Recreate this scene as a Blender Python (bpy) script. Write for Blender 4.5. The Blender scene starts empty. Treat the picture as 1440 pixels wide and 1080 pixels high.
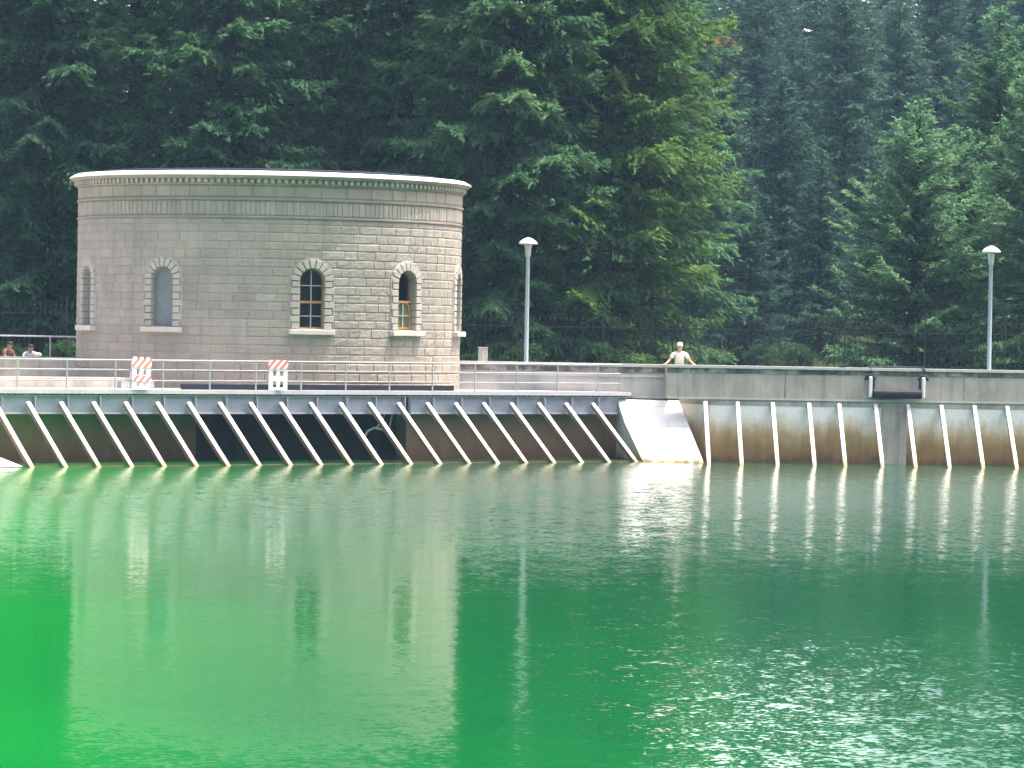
import bpy, bmesh, math, random
import numpy as np
from mathutils import Vector, Matrix

random.seed(7)
S = bpy.context.scene
C = S.collection
PI = math.pi
cos, sin, rad = math.cos, math.sin, math.radians

# ------------------------------------------------------------------ helpers
class MB:
    """collects simple shapes into one mesh"""
    def __init__(s): s.v = []; s.f = []; s.c = []
    def add(s, vs, fs, col=None):
        n = len(s.v); s.v += [tuple(p) for p in vs]
        for f in fs:
            s.f.append(tuple(i + n for i in f)); s.c.append(col)
        return s
    def box(s, c, d, rz=0, col=None, M=None, bev=0):
        x, y, z = d[0] / 2, d[1] / 2, d[2] / 2
        if bev:
            b = min(bev, x * .9, y * .9, z * .9)
            vs = []
            for sx in (-1, 1):
                for sy in (-1, 1):
                    for sz in (-1, 1):
                        vs += [(sx * (x - b), sy * (y - b), sz * z), (sx * (x - b), sy * y, sz * (z - b)), (sx * x, sy * (y - b), sz * (z - b))]
            bm = bmesh.new()
            for p in vs: bm.verts.new(p)
            bmesh.ops.convex_hull(bm, input=bm.verts)
            bm.verts.index_update()
            vs = [v.co.copy() for v in bm.verts]; fs = [tuple(v.index for v in f.verts) for f in bm.faces]; bm.free()
        else:
            vs = [Vector((i, j, k)) for i in (-x, x) for j in (-y, y) for k in (-z, z)]
            fs = [(0, 1, 3, 2), (4, 6, 7, 5), (0, 4, 5, 1), (2, 3, 7, 6), (0, 2, 6, 4), (1, 5, 7, 3)]
        R = M if M is not None else Matrix.Rotation(rz, 3, 'Z')
        return s.add([R @ Vector(p) + Vector(c) for p in vs], fs, col)
    def tube(s, pts, r, n=8, cap=True, col=None):
        pts = [Vector(p) for p in pts]; rs = r if isinstance(r, (list, tuple)) else [r] * len(pts)
        vs = []; fs = []
        for i, p in enumerate(pts):
            t = (pts[min(i + 1, len(pts) - 1)] - pts[max(i - 1, 0)]).normalized()
            a = Vector((0, 0, 1)) if abs(t.z) < .9 else Vector((1, 0, 0))
            u = t.cross(a).normalized(); w = t.cross(u)
            for k in range(n):
                q = 2 * PI * k / n
                vs.append(p + (u * cos(q) + w * sin(q)) * rs[i])
        for i in range(len(pts) - 1):
            for k in range(n):
                a, b = i * n + k, i * n + (k + 1) % n
                fs.append((a, a + n, b + n, b))
        if cap:
            fs.append(tuple(range(n))); fs.append(tuple(range(len(vs) - 1, len(vs) - n - 1, -1)))
        return s.add(vs, fs, col)
    def lathe(s, prof, c=(0, 0, 0), n=32, col=None):
        vs = []; fs = []
        for (r, z) in prof:
            for k in range(n):
                q = 2 * PI * k / n
                vs.append((c[0] + r * cos(q), c[1] + r * sin(q), c[2] + z))
        for i in range(len(prof) - 1):
            for k in range(n):
                a, b = i * n + k, i * n + (k + 1) % n
                fs.append((a, b, b + n, a + n))
        return s.add(vs, fs, col)
    def prism(s, poly, z0, z1, col=None):
        n = len(poly)
        vs = [(p[0], p[1], z0) for p in poly] + [(p[0], p[1], z1) for p in poly]
        fs = [(i, (i + 1) % n, n + (i + 1) % n, n + i) for i in range(n)]
        fs += [tuple(range(n - 1, -1, -1)), tuple(range(n, 2 * n))]
        return s.add(vs, fs, col)
    def build(s, name, mat, parent=None, smooth=False):
        me = bpy.data.meshes.new(name)
        me.from_pydata(s.v, [], s.f)
        if any(c is not None for c in s.c):
            at = me.attributes.new('tint', 'FLOAT', 'FACE')
            at.data.foreach_set('value', [0.5 if c is None else c for c in s.c])
        me.materials.append(mat)
        if smooth: me.shade_smooth()
        bm = bmesh.new(); bm.from_mesh(me); bmesh.ops.recalc_face_normals(bm, faces=bm.faces); bm.to_mesh(me); bm.free()
        o = bpy.data.objects.new(name, me); C.objects.link(o)
        if parent: o.parent = parent
        return o

def tag(o, label=None, cat=None, group=None, kind=None):
    if label: o['label'] = label
    if cat: o['category'] = cat
    if group: o['group'] = group
    if kind: o['kind'] = kind
    return o
def thing(name, loc, label, cat, group=None, rz=0):
    o = bpy.data.objects.new(name, None); C.objects.link(o)
    o.empty_display_size = .2
    o.location = loc; o.rotation_euler = (0, 0, rz)
    return tag(o, label, cat, group)
def copy_tree(o, parent=None):
    c = o.copy(); C.objects.link(c); c.parent = parent
    for ch in [k for k in bpy.data.objects if k.parent == o]: copy_tree(ch, c)
    return c
def local(o, root):
    """mesh built in world coordinates -> child of root placed at root.location (unrotated)"""
    for v in o.data.vertices: v.co -= root.location
    o.parent = root
    return o

# ------------------------------------------------------------------ materials
def newmat(name):
    m = bpy.data.materials.new(name); m.use_nodes = True
    nt = m.node_tree; nt.nodes.clear()
    out = nt.nodes.new('ShaderNodeOutputMaterial')
    return m, nt, out
def N(nt, t, **kw):
    n = nt.nodes.new(t)
    for k, v in kw.items():
        if k in n.inputs: n.inputs[k].default_value = v
        else: setattr(n, k, v)
    return n
def L(nt, a, b): nt.links.new(a, b)
def noise(nt, vec, scale, detail=4, rough=.55, sc=None):
    n = N(nt, 'ShaderNodeTexNoise'); n.inputs['Scale'].default_value = scale
    n.inputs['Detail'].default_value = detail; n.inputs['Roughness'].default_value = rough
    if sc:
        mp = N(nt, 'ShaderNodeMapping'); mp.inputs['Scale'].default_value = sc
        L(nt, vec, mp.inputs['Vector']); vec = mp.outputs['Vector']
    L(nt, vec, n.inputs['Vector']); return n.outputs['Fac']
def ramp(nt, fac, stops):
    r = N(nt, 'ShaderNodeValToRGB'); e = r.color_ramp.elements
    while len(e) < len(stops): e.new(0.5)
    for i, (p, c) in enumerate(stops):
        e[i].position = p; e[i].color = (*c, 1) if len(c) == 3 else c
    L(nt, fac, r.inputs['Fac']); return r.outputs['Color']
def mixc(nt, fac, a, b, mode='MIX'):
    m = N(nt, 'ShaderNodeMix', data_type='RGBA', blend_type=mode)
    for s, v in ((0, fac), (6, a), (7, b)):
        if hasattr(v, 'links'): L(nt, v, m.inputs[s])
        else: m.inputs[s].default_value = v if s == 0 or len(v) == 4 else (*v, 1)
    return m.outputs[2]
def math_(nt, op, a, b=None, clamp=False):
    m = N(nt, 'ShaderNodeMath', operation=op); m.use_clamp = clamp
    for i, v in enumerate((a, b)):
        if v is None: continue
        if hasattr(v, 'links'): L(nt, v, m.inputs[i])
        else: m.inputs[i].default_value = v
    return m.outputs[0]
def bump(nt, h, strength=.3, dist=.02):
    b = N(nt, 'ShaderNodeBump'); b.inputs['Strength'].default_value = strength; b.inputs['Distance'].default_value = dist
    L(nt, h, b.inputs['Height']); return b.outputs['Normal']
def pos(nt): return N(nt, 'ShaderNodeNewGeometry').outputs['Position']
def obj(nt): return N(nt, 'ShaderNodeTexCoord').outputs['Object']
def prin(nt, out, col, rough=.8, metal=0, spec=.3, normal=None):
    p = N(nt, 'ShaderNodeBsdfPrincipled')
    if hasattr(col, 'links'): L(nt, col, p.inputs['Base Color'])
    else: p.inputs['Base Color'].default_value = (*col, 1)
    p.inputs['Roughness'].default_value = rough; p.inputs['Metallic'].default_value = metal
    p.inputs['Specular IOR Level'].default_value = spec
    if normal: L(nt, normal, p.inputs['Normal'])
    L(nt, p.outputs[0], out.inputs['Surface']); return p

def mat_plain(name, col, rough=.6, metal=0, var=.15, scale=6, spec=.3):
    m, nt, out = newmat(name); v = obj(nt)
    n = noise(nt, v, scale, 5, .65)
    a = tuple(c * (1 - var) for c in col); b = tuple(min(1, c * (1 + var)) for c in col)
    prin(nt, out, ramp(nt, n, [(.3, a), (.7, b)]), rough, metal, spec, bump(nt, n, .15, .01)); return m
def mat_concrete(name, lo, hi, streak=.5, streakcol=(.06, .055, .05), bumpd=.02, rough=.9):
    """weathered concrete: cloudy mottling, vertical run-off streaks, fine grain"""
    m, nt, out = newmat(name); v = pos(nt)
    n1 = noise(nt, v, .9, 6, .6); n2 = noise(nt, v, 14, 4, .7)
    st = noise(nt, v, 1, 4, .6, (3.2, 3.2, .35))
    col = ramp(nt, n1, [(.3, lo), (.7, hi)])
    col = mixc(nt, math_(nt, 'MULTIPLY', ramp(nt, st, [(.5, (0, 0, 0)), (.72, (1, 1, 1))]), streak), col, streakcol)
    col = mixc(nt, .25, col, ramp(nt, n2, [(.3, lo), (.7, hi)]))
    prin(nt, out, col, rough, 0, .2, bump(nt, n2, .35, bumpd)); return m

def mat_stone(name, dark=1.0):
    m, nt, out = newmat(name); v = pos(nt)
    at = N(nt, 'ShaderNodeAttribute', attribute_name='tint')
    n1 = noise(nt, v, .55, 5, .6); n2 = noise(nt, v, 9, 6, .7); st = noise(nt, v, 1, 4, .6, (2.2, 2.2, .25))
    k = lambda c: tuple(x * dark for x in c)
    col = ramp(nt, at.outputs['Fac'], [(0, k((.265, .235, .20))), (.45, k((.325, .29, .25))), (.8, k((.37, .33, .285))), (1, k((.41, .37, .325)))])
    col = mixc(nt, .5, col, ramp(nt, n1, [(.33, k((.25, .225, .195))), (.68, k((.40, .355, .30)))]))
    z = N(nt, 'ShaderNodeSeparateXYZ'); L(nt, v, z.inputs[0])
    # warm rusty wash near the foot, grey-green lichen under the cornice
    foot = math_(nt, 'MULTIPLY', N_map(nt, z.outputs['Z'], 4.2, 2.6), noise(nt, v, 1.2, 4))
    col = mixc(nt, foot, col, k((.32, .255, .20)))
    lic = math_(nt, 'MULTIPLY', N_map(nt, z.outputs['Z'], 7.6, 8.8), ramp(nt, st, [(.42, (0, 0, 0)), (.62, (1, 1, 1))]))
    col = mixc(nt, math_(nt, 'MULTIPLY', lic, .55), col, k((.20, .205, .15)))
    col = mixc(nt, math_(nt, 'MULTIPLY', ramp(nt, st, [(.50, (0, 0, 0)), (.72, (1, 1, 1))]), .45), col, k((.19, .17, .14)))
    prin(nt, out, col, .92, 0, .15, bump(nt, n2, .8, .05)); return m
def N_map(nt, val, a, b):
    r = N(nt, 'ShaderNodeMapRange'); r.clamp = True
    r.inputs['From Min'].default_value = a; r.inputs['From Max'].default_value = b
    L(nt, val, r.inputs['Value']); return r.outputs['Result']

def mat_tidewall(name):
    """whitewashed wall, brown and olive tide staining below"""
    m, nt, out = newmat(name); v = pos(nt)
    z = N(nt, 'ShaderNodeSeparateXYZ'); L(nt, v, z.inputs[0])
    st = noise(nt, v, 1, 5, .65, (2.6, 2.6, .3)); n2 = noise(nt, v, 1.1, 5, .6); n3 = noise(nt, v, 16, 4, .7)
    h = math_(nt, 'ADD', z.outputs['Z'], math_(nt, 'MULTIPLY', math_(nt, 'SUBTRACT', st, .5), 1.0))
    h = math_(nt, 'ADD', h, math_(nt, 'MULTIPLY', math_(nt, 'SUBTRACT', n2, .5), .9))
    col = ramp(nt, math_(nt, 'DIVIDE', h, 2.2), [(0, (.12, .075, .045)), (.13, (.27, .14, .065)), (.26, (.30, .19, .075)), (.42, (.46, .33, .18)), (.56, (.68, .58, .44)), (.70, (.82, .80, .77)), (.92, (.84, .82, .80))])
    col = mixc(nt, math_(nt, 'MULTIPLY', ramp(nt, n3, [(.45, (0, 0, 0)), (.75, (1, 1, 1))]), .25), col, (.22, .17, .11))
    prin(nt, out, col, .85, 0, .2, bump(nt, n3, .3, .02)); return m
def mat_brownwall(name):
    m, nt, out = newmat(name); v = pos(nt)
    z = N(nt, 'ShaderNodeSeparateXYZ'); L(nt, v, z.inputs[0])
    st = noise(nt, v, 1, 5, .65, (2.6, 2.6, .35)); n2 = noise(nt, v, 1.3, 5, .6)
    h = math_(nt, 'ADD', z.outputs['Z'], math_(nt, 'MULTIPLY', math_(nt, 'SUBTRACT', st, .5), .9))
    col = ramp(nt, math_(nt, 'DIVIDE', h, 2.2), [(0, (.13, .075, .045)), (.3, (.27, .15, .085)), (.55, (.36, .22, .13)), (.8, (.36, .24, .16))])
    prin(nt, out, col, .85, 0, .2, bump(nt, n2, .3, .03)); return m
def mat_ramp(name):
    """white trowelled concrete: waterline scum, board-marked pours, run-off streaks"""
    m, nt, out = newmat(name); v = pos(nt)
    z = N(nt, 'ShaderNodeSeparateXYZ'); L(nt, v, z.inputs[0])
    st = noise(nt, v, 1, 5, .65, (4, 2, .6)); n1 = noise(nt, v, 1.3, 6, .65)
    h = math_(nt, 'ADD', z.outputs['Z'], math_(nt, 'MULTIPLY', math_(nt, 'SUBTRACT', st, .5), .35))
    col = ramp(nt, h, [(0, (.16, .13, .07)), (.07, (.48, .38, .24)), (.22, (.80, .72, .60)), (.6, (.86, .82, .77)), (1, (.86, .83, .80))])
    col = mixc(nt, math_(nt, 'MULTIPLY', ramp(nt, st, [(.52, (0, 0, 0)), (.75, (1, 1, 1))]), .35), col, (.50, .43, .34))
    j = math_(nt, 'LESS_THAN', math_(nt, 'FRACT', math_(nt, 'MULTIPLY', math_(nt, 'ADD', z.outputs['Z'], .13), 1.6)), .035)
    col = mixc(nt, math_(nt, 'MULTIPLY', j, .5), col, (.40, .35, .29))
    prin(nt, out, col, .85, 0, .2, bump(nt, n1, .3, .03)); return m
def mat_rib(name):
    m, nt, out = newmat(name); v = pos(nt)
    z = N(nt, 'ShaderNodeSeparateXYZ'); L(nt, v, z.inputs[0])
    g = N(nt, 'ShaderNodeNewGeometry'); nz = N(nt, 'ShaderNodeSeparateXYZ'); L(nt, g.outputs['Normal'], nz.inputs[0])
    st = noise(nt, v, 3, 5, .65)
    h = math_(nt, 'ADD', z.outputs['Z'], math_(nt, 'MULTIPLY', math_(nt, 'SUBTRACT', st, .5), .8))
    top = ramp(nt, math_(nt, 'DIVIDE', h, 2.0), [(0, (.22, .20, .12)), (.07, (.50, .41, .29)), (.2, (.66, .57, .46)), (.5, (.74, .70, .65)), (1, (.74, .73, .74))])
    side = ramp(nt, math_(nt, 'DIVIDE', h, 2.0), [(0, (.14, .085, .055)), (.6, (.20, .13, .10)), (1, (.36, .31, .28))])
    col = mixc(nt, N_map(nt, nz.outputs['Z'], .35, .5), side, top)  # sideways faces coloured darker brown, their shade put into the colour
    prin(nt, out, col, .75, 0, .25, bump(nt, st, .2, .02)); return m

def mat_foliage(name, dark, light, warm, trans=.35, warmth=.3):
    m, nt, out = newmat(name)
    g = N(nt, 'ShaderNodeNewGeometry'); oi = N(nt, 'ShaderNodeObjectInfo'); v = obj(nt)
    n = noise(nt, v, .55, 4, .6)
    at = N(nt, 'ShaderNodeAttribute', attribute_name='tint')
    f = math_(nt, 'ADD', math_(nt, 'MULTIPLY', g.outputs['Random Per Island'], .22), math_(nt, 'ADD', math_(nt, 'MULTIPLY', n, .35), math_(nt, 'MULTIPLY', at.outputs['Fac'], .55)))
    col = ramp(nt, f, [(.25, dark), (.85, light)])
    n2 = noise(nt, v, .28, 3, .5)
    w = math_(nt, 'MULTIPLY', ramp(nt, n2, [(.5, (0, 0, 0)), (.72, (1, 1, 1))]), warmth)
    col = mixc(nt, w, col, warm)
    hs = N(nt, 'ShaderNodeHueSaturation')
    L(nt, col, hs.inputs['Color'])
    L(nt, math_(nt, 'ADD', math_(nt, 'MULTIPLY', oi.outputs['Random'], .5), .75), hs.inputs['Value'])
    L(nt, math_(nt, 'ADD', math_(nt, 'MULTIPLY', oi.outputs['Random'], -.03), .515), hs.inputs['Hue'])
    d = N(nt, 'ShaderNodeBsdfPrincipled'); d.inputs['Roughness'].default_value = .55; d.inputs['Specular IOR Level'].default_value = .06
    t = N(nt, 'ShaderNodeBsdfTranslucent'); mx = N(nt, 'ShaderNodeMixShader'); mx.inputs[0].default_value = trans
    L(nt, hs.outputs[0], d.inputs['Base Color']); L(nt, hs.outputs[0], t.inputs['Color'])
    L(nt, d.outputs[0], mx.inputs[1]); L(nt, t.outputs[0], mx.inputs[2]); L(nt, mx.outputs[0], out.inputs['Surface'])
    return m
def mat_bark(name):
    m, nt, out = newmat(name); v = obj(nt)
    n = noise(nt, v, 1, 6, .7, (6, 6, 1.2))
    prin(nt, out, ramp(nt, n, [(.3, (.014, .010, .008)), (.7, (.055, .038, .030))]), .95, 0, .1, bump(nt, n, .8, .08)); return m

def mat_water(name):
    m, nt, out = newmat(name); v = pos(nt)
    sx = N(nt, 'ShaderNodeSeparateXYZ'); L(nt, v, sx.inputs[0])
    # algae-green body: denser, paler bloom in the shallow western bay, deeper green towards the east
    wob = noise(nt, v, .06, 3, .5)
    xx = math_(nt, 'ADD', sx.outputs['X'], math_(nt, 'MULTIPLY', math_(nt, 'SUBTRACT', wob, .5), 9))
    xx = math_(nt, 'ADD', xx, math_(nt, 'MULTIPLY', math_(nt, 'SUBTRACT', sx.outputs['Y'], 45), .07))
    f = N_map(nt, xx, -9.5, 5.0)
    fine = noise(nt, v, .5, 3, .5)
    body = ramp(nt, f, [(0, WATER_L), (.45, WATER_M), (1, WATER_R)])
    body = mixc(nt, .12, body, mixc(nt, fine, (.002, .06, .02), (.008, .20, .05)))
    # ripples given directly as slopes
    def slope(scale, amp, sc):
        mp = N(nt, 'ShaderNodeMapping'); mp.inputs['Scale'].default_value = sc; L(nt, v, mp.inputs['Vector'])
        t = N(nt, 'ShaderNodeTexNoise'); t.inputs['Scale'].default_value = scale; t.inputs['Detail'].default_value = 3; t.inputs['Roughness'].default_value = .55
        L(nt, mp.outputs[0], t.inputs['Vector'])
        s1 = N(nt, 'ShaderNodeVectorMath', operation='SUBTRACT'); L(nt, t.outputs['Color'], s1.inputs[0]); s1.inputs[1].default_value = (.5, .5, .5)
        s2 = N(nt, 'ShaderNodeVectorMath', operation='MULTIPLY'); L(nt, s1.outputs[0], s2.inputs[0]); s2.inputs[1].default_value = (amp, amp, 0)
        return s2.outputs[0]
    def vadd(a, b):
        n = N(nt, 'ShaderNodeVectorMath', operation='ADD'); L(nt, a, n.inputs[0])
        if hasattr(b, 'links'): L(nt, b, n.inputs[1])
        else: n.inputs[1].default_value = b
        return n.outputs[0]
    s = vadd(vadd(slope(3.0, RIP1, (1, .55, 1)), slope(.9, RIP2, (.8, .5, 1))), slope(12.0, RIP3, (1, .8, 1)))
    # breezy patches: ripples are a little stronger towards the right and in drifting bands
    patch = math_(nt, 'ADD', math_(nt, 'MULTIPLY', noise(nt, v, .07, 3, .5, (1, .45, 1)), .9), math_(nt, 'MULTIPLY', math_(nt, 'MULTIPLY', N_map(nt, sx.outputs['X'], -.6, 2.0), N_map(nt, sx.outputs['Y'], 56, 40)), 2.3))
    sm = N(nt, 'ShaderNodeVectorMath', operation='SCALE'); L(nt, s, sm.inputs[0]); 
    yy = math_(nt, 'ADD', sx.outputs['Y'], math_(nt, 'MULTIPLY', math_(nt, 'SUBTRACT', noise(nt, v, .09, 3, .6, (.6, 1, 1)), .5), 22))
    breeze = math_(nt, 'ADD', math_(nt, 'MULTIPLY', N_map(nt, yy, 66, 86), math_(nt, 'ADD', math_(nt, 'MULTIPLY', N_map(nt, sx.outputs['X'], -10, 4), 1.6), 1.2)), 1.0)
    L(nt, math_(nt, 'MULTIPLY', math_(nt, 'ADD', patch, .15), breeze), sm.inputs['Scale'])
    nv = N(nt, 'ShaderNodeVectorMath', operation='NORMALIZE'); L(nt, vadd(sm.outputs[0], (0, 0, 1)), nv.inputs[0])
    nrm = nv.outputs[0]
    fr = N(nt, 'ShaderNodeFresnel'); fr.inputs['IOR'].default_value = 1.33; L(nt, nrm, fr.inputs['Normal'])
    d = N(nt, 'ShaderNodeBsdfDiffuse'); L(nt, body, d.inputs['Color'])
    g = N(nt, 'ShaderNodeBsdfGlossy'); L(nt, math_(nt, 'ADD', math_(nt, 'MULTIPLY', N_map(nt, yy, 64, 92), .06), .07), g.inputs['Roughness']); g.inputs['Color'].default_value = (.84, .86, .85, 1); L(nt, nrm, g.inputs['Normal'])
    mx = N(nt, 'ShaderNodeMixShader'); L(nt, fr.outputs[0], mx.inputs[0]); L(nt, d.outputs[0], mx.inputs[1]); L(nt, g.outputs[0], mx.inputs[2])
    L(nt, mx.outputs[0], out.inputs['Surface']); return m

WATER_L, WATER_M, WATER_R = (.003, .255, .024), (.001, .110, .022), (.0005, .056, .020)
RIP1, RIP2, RIP3 = .050, .012, .085

M = {}
M['stone'] = mat_stone('stone_ashlar')
M['mortar'] = mat_concrete('mortar_joints', (.235, .205, .17), (.31, .275, .23), .2)
M['trim'] = mat_concrete('pale_trim_stone', (.34, .31, .265), (.46, .42, .365), .3, (.2, .18, .13))
M['sill'] = mat_concrete('pale_sill_stone', (.48, .44, .40), (.62, .57, .52), .2, (.25, .22, .18))
M['cornice'] = mat_concrete('weathered_cornice', (.27, .225, .18), (.38, .32, .265), .5, (.14, .125, .095))
M['flash'] = mat_plain('white_roof_edge', (.85, .85, .86), .4, 0, .05, 3, .5)
M['roof'] = mat_plain('dark_roof', (.018, .018, .04), .6, 0, .3)
M['board'] = mat_plain('grey_boarding', (.17, .19, .205), .7, 0, .12, 3)
M['wood'] = mat_plain('orange_brown_wood', (.33, .17, .085), .55, 0, .2, 9)
M['muntin'] = mat_plain('pale_glazing_bar', (.36, .34, .31), .55, 0, .15, 9)
M['whitec'] = mat_concrete('white_concrete', (.74, .69, .63), (.86, .81, .76), .22, (.5, .41, .31))
M['ramp'] = mat_ramp('ramp_concrete')
M['tide'] = mat_tidewall('tide_stained_whitewash')
M['brown'] = mat_brownwall('brown_stained_wall')
M['rib'] = mat_rib('whitewashed_rib')
M['parapet'] = mat_concrete('grey_parapet_concrete', (.29, .255, .215), (.56, .50, .43), .55, (.11, .105, .09))
M['parapetL'] = mat_concrete('light_parapet_concrete', (.40, .38, .365), (.56, .54, .52), .45, (.15, .14, .13))
M['cap'] = mat_concrete('parapet_coping', (.44, .42, .39), (.60, .58, .54), .2, (.2, .18, .15))
def mat_drip():
    m, nt, out = newmat('stained_drip_band'); v = pos(nt)
    a = noise(nt, v, 1, 5, .7, (1.1, 1.1, 2.2)); b = noise(nt, v, 1, 4, .65, (5, 5, 1.2)); c = noise(nt, v, 12, 4, .7)
    f = math_(nt, 'ADD', math_(nt, 'MULTIPLY', a, .65), math_(nt, 'MULTIPLY', b, .35))
    col = ramp(nt, f, [(.40, (.035, .034, .036)), (.50, (.15, .14, .125)), (.60, (.42, .39, .35))])
    prin(nt, out, mixc(nt, .2, col, ramp(nt, c, [(.3, (.05, .05, .05)), (.7, (.4, .38, .34))])), .9, 0, .15, bump(nt, c, .3, .02)); return m
M['drip'] = mat_drip()
M['deck'] = mat_concrete('pale_deck', (.38, .365, .38), (.50, .48, .50), .1, (.4, .4, .38))
M['steel'] = mat_plain('bluegrey_painted_steel', (.31, .32, .37), .5, 0, .12, 2.5, .35)
M['steeld'] = mat_plain('dark_bluegrey_steel', (.07, .085, .095), .6, 0, .2, 3)
M['rail'] = mat_plain('galvanised_rail', (.33, .325, .335), .45, .0, .1, 8, .5)
M['dark'] = mat_plain('black_void', (.006, .006, .009), .9, 0, .2)
M['darkwall'] = mat_concrete('shade_dark_wall', (.010, .008, .008), (.022, .016, .014), .3, (.05, .03, .02))  # near black: the deep shade of the intake put into the wall colour
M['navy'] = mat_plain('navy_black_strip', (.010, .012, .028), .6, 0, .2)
M['iron'] = mat_plain('black_iron', (.012, .015, .017), .5, 0, .2, 5, .4)
M['lampw'] = mat_plain('white_lamp_shade', (.80, .80, .80), .4, 0, .04, 3, .5)
M['lampg'] = mat_plain('lamp_glass', (.42, .44, .42), .3, 0, .08, 5, .5)
M['pole'] = mat_plain('grey_lamp_pole', (.30, .36, .40), .45, 0, .1, 3, .4)
M['white'] = mat_plain('white_plastic', (.84, .77, .78), .5, 0, .05, 4)
M['rubber'] = mat_plain('dark_roller', (.016, .018, .026), .6, 0, .3, 4)
M['skin'] = mat_plain('skin', (.45, .26, .19), .55, 0, .1, 9)
M['shirt'] = mat_plain('cream_shirt', (.74, .69, .58), .85, 0, .08, 9)
M['shirt2'] = mat_plain('lavender_shirt', (.55, .53, .68), .85, 0, .1, 9)
M['shirt3'] = mat_plain('russet_shirt', (.20, .09, .065), .85, 0, .15, 9)
M['capw'] = mat_plain('pale_cap', (.78, .70, .76), .85, 0, .08, 9)
M['hair'] = mat_plain('dark_hair', (.03, .018, .013), .7, 0, .2, 9)
M['trouser'] = mat_plain('dark_trousers', (.05, .055, .07), .85, 0, .15, 9)
M['bag'] = mat_plain('pale_cloth_bag', (.62, .60, .52), .85, 0, .12, 9)
M['pipe'] = mat_plain('pale_bent_pipe', (.42, .40, .34), .6, 0, .25, 6)
M['cabinet'] = mat_plain('grey_cabinet', (.34, .35, .32), .6, 0, .1, 5)
M['bark'] = mat_bark('fir_bark')
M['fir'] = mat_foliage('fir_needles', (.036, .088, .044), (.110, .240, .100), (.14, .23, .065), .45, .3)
M['fir_lit'] = mat_foliage('fir_needles_sunlit', (.030, .078, .024), (.125, .235, .058), (.18, .23, .04), .42, .35)  # yellower copy of the fir needles, sunlit tone put into the colour
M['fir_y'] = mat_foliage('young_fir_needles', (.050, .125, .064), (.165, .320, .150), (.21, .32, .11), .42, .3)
M['fir_b'] = mat_foliage('bluish_fir_needles', (.020, .058, .046), (.062, .130, .090), (.095, .155, .065), .33, .45)
M['leaf'] = mat_foliage('broad_leaves', (.016, .045, .016), (.055, .115, .032), (.08, .12, .03), .35, .4)
M['leaf_o'] = mat_foliage('turning_leaves', (.13, .085, .025), (.30, .16, .04), (.34, .14, .03), .4, .4)
M['water'] = mat_water('green_reservoir_water')
def mat_ground():
    m, nt, out = newmat('forest_floor'); v = pos(nt); n = noise(nt, v, .35, 6, .65); n2 = noise(nt, v, 6, 4, .7)
    col = mixc(nt, .4, ramp(nt, n, [(.35, (.014, .024, .010)), (.65, (.032, .034, .018))]), ramp(nt, n2, [(.3, (.010, .018, .008)), (.7, (.040, .042, .024))]))
    prin(nt, out, col, 1, 0, 0, bump(nt, n2, .2, .03)); return m
M['ground'] = mat_ground()
def mat_stripes():
    m, nt, out = newmat('red_white_stripes'); v = obj(nt)
    s = N(nt, 'ShaderNodeSeparateXYZ'); L(nt, v, s.inputs[0])
    d = math_(nt, 'SUBTRACT', math_(nt, 'MULTIPLY', s.outputs['X'], 1.25), s.outputs['Z'])
    f = math_(nt, 'FRACT', math_(nt, 'MULTIPLY', d, 4.0))
    n = noise(nt, v, 9, 3)
    col = mixc(nt, math_(nt, 'GREATER_THAN', f, .5), (.80, .77, .74), (.72, .17, .11))
    col = mixc(nt, math_(nt, 'MULTIPLY', n, .15), col, (.5, .4, .36))
    prin(nt, out, col, .5, 0, .4); return m
M['stripes'] = mat_stripes()
def mat_glass(name, tint):
    m, nt, out = newmat(name)
    n = noise(nt, obj(nt), 1.5, 3)
    prin(nt, out, ramp(nt, n, [(.35, tuple(.7 * c for c in tint)), (.7, tint)]), .08, 0, .5); return m
M['glass'] = mat_glass('dark_pane', (.010, .011, .016))
M['glassg'] = mat_glass('green_reflection_pane', (.12, .15, .06))  # green reflection in the lower sash painted into the pane colour

# ------------------------------------------------------------------ frames of the site
TH = rad(35)
A = Vector((-13.75, 102.35, 0)); W = Vector((cos(TH), sin(TH), 0)); NV = Vector((sin(TH), -cos(TH), 0))
SP = 1.0893
def LW(s, off, z):            # along the western wall line, back from the waterline, height
    return A + W * s - NV * off + Vector((0, 0, z))
def RY(x): return 114.3 + .10 * (x - 10)      # waterline of the eastern ribs

# ------------------------------------------------------------------ water and ground
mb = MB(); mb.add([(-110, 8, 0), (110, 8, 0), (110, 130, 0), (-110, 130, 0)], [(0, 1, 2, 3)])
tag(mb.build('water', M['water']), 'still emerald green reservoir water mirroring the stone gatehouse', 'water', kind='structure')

front = [LW(-70, 5.4, 0), LW(-20, 5.4, 0), LW(0, 5.4, 0), LW(10, 5.4, 0), LW(16, 5.4, 0), Vector((1.0, 118.3, 0)), Vector((5.4, 118.1, 0)), Vector((9, 117.9, 0)), Vector((20, 119, 0)), Vector((60, 123, 0)), Vector((170, 134, 0))]
def gz(x, y):
    t = max(0, y - 188) ; z = 2.06 + .155 * min(t, 150)
    if x < -5: z = 2.06 + (z - 2.06) * max(.12, 1 + (x + 5) / 40)
    return z
rng = random.Random(3)
mb = MB(); rows = [0, 2, 5, 9, 14, 20, 27, 35, 44, 54, 66, 80, 95, 112, 130, 150, 172, 196, 222, 250]
for j, d in enumerate(rows):
    for p in front:
        x = p.x * (1 + d / 300); y = p.y + d
        mb.v.append((x, y, gz(x, y) + (rng.uniform(-.06, .06) if d > 14 else 0)))
nf = len(front)
for j in range(len(rows) - 1):
    for i in range(nf - 1):
        a = j * nf + i; mb.f.append((a, a + 1, a + 1 + nf, a + nf)); mb.c.append(None)
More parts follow.
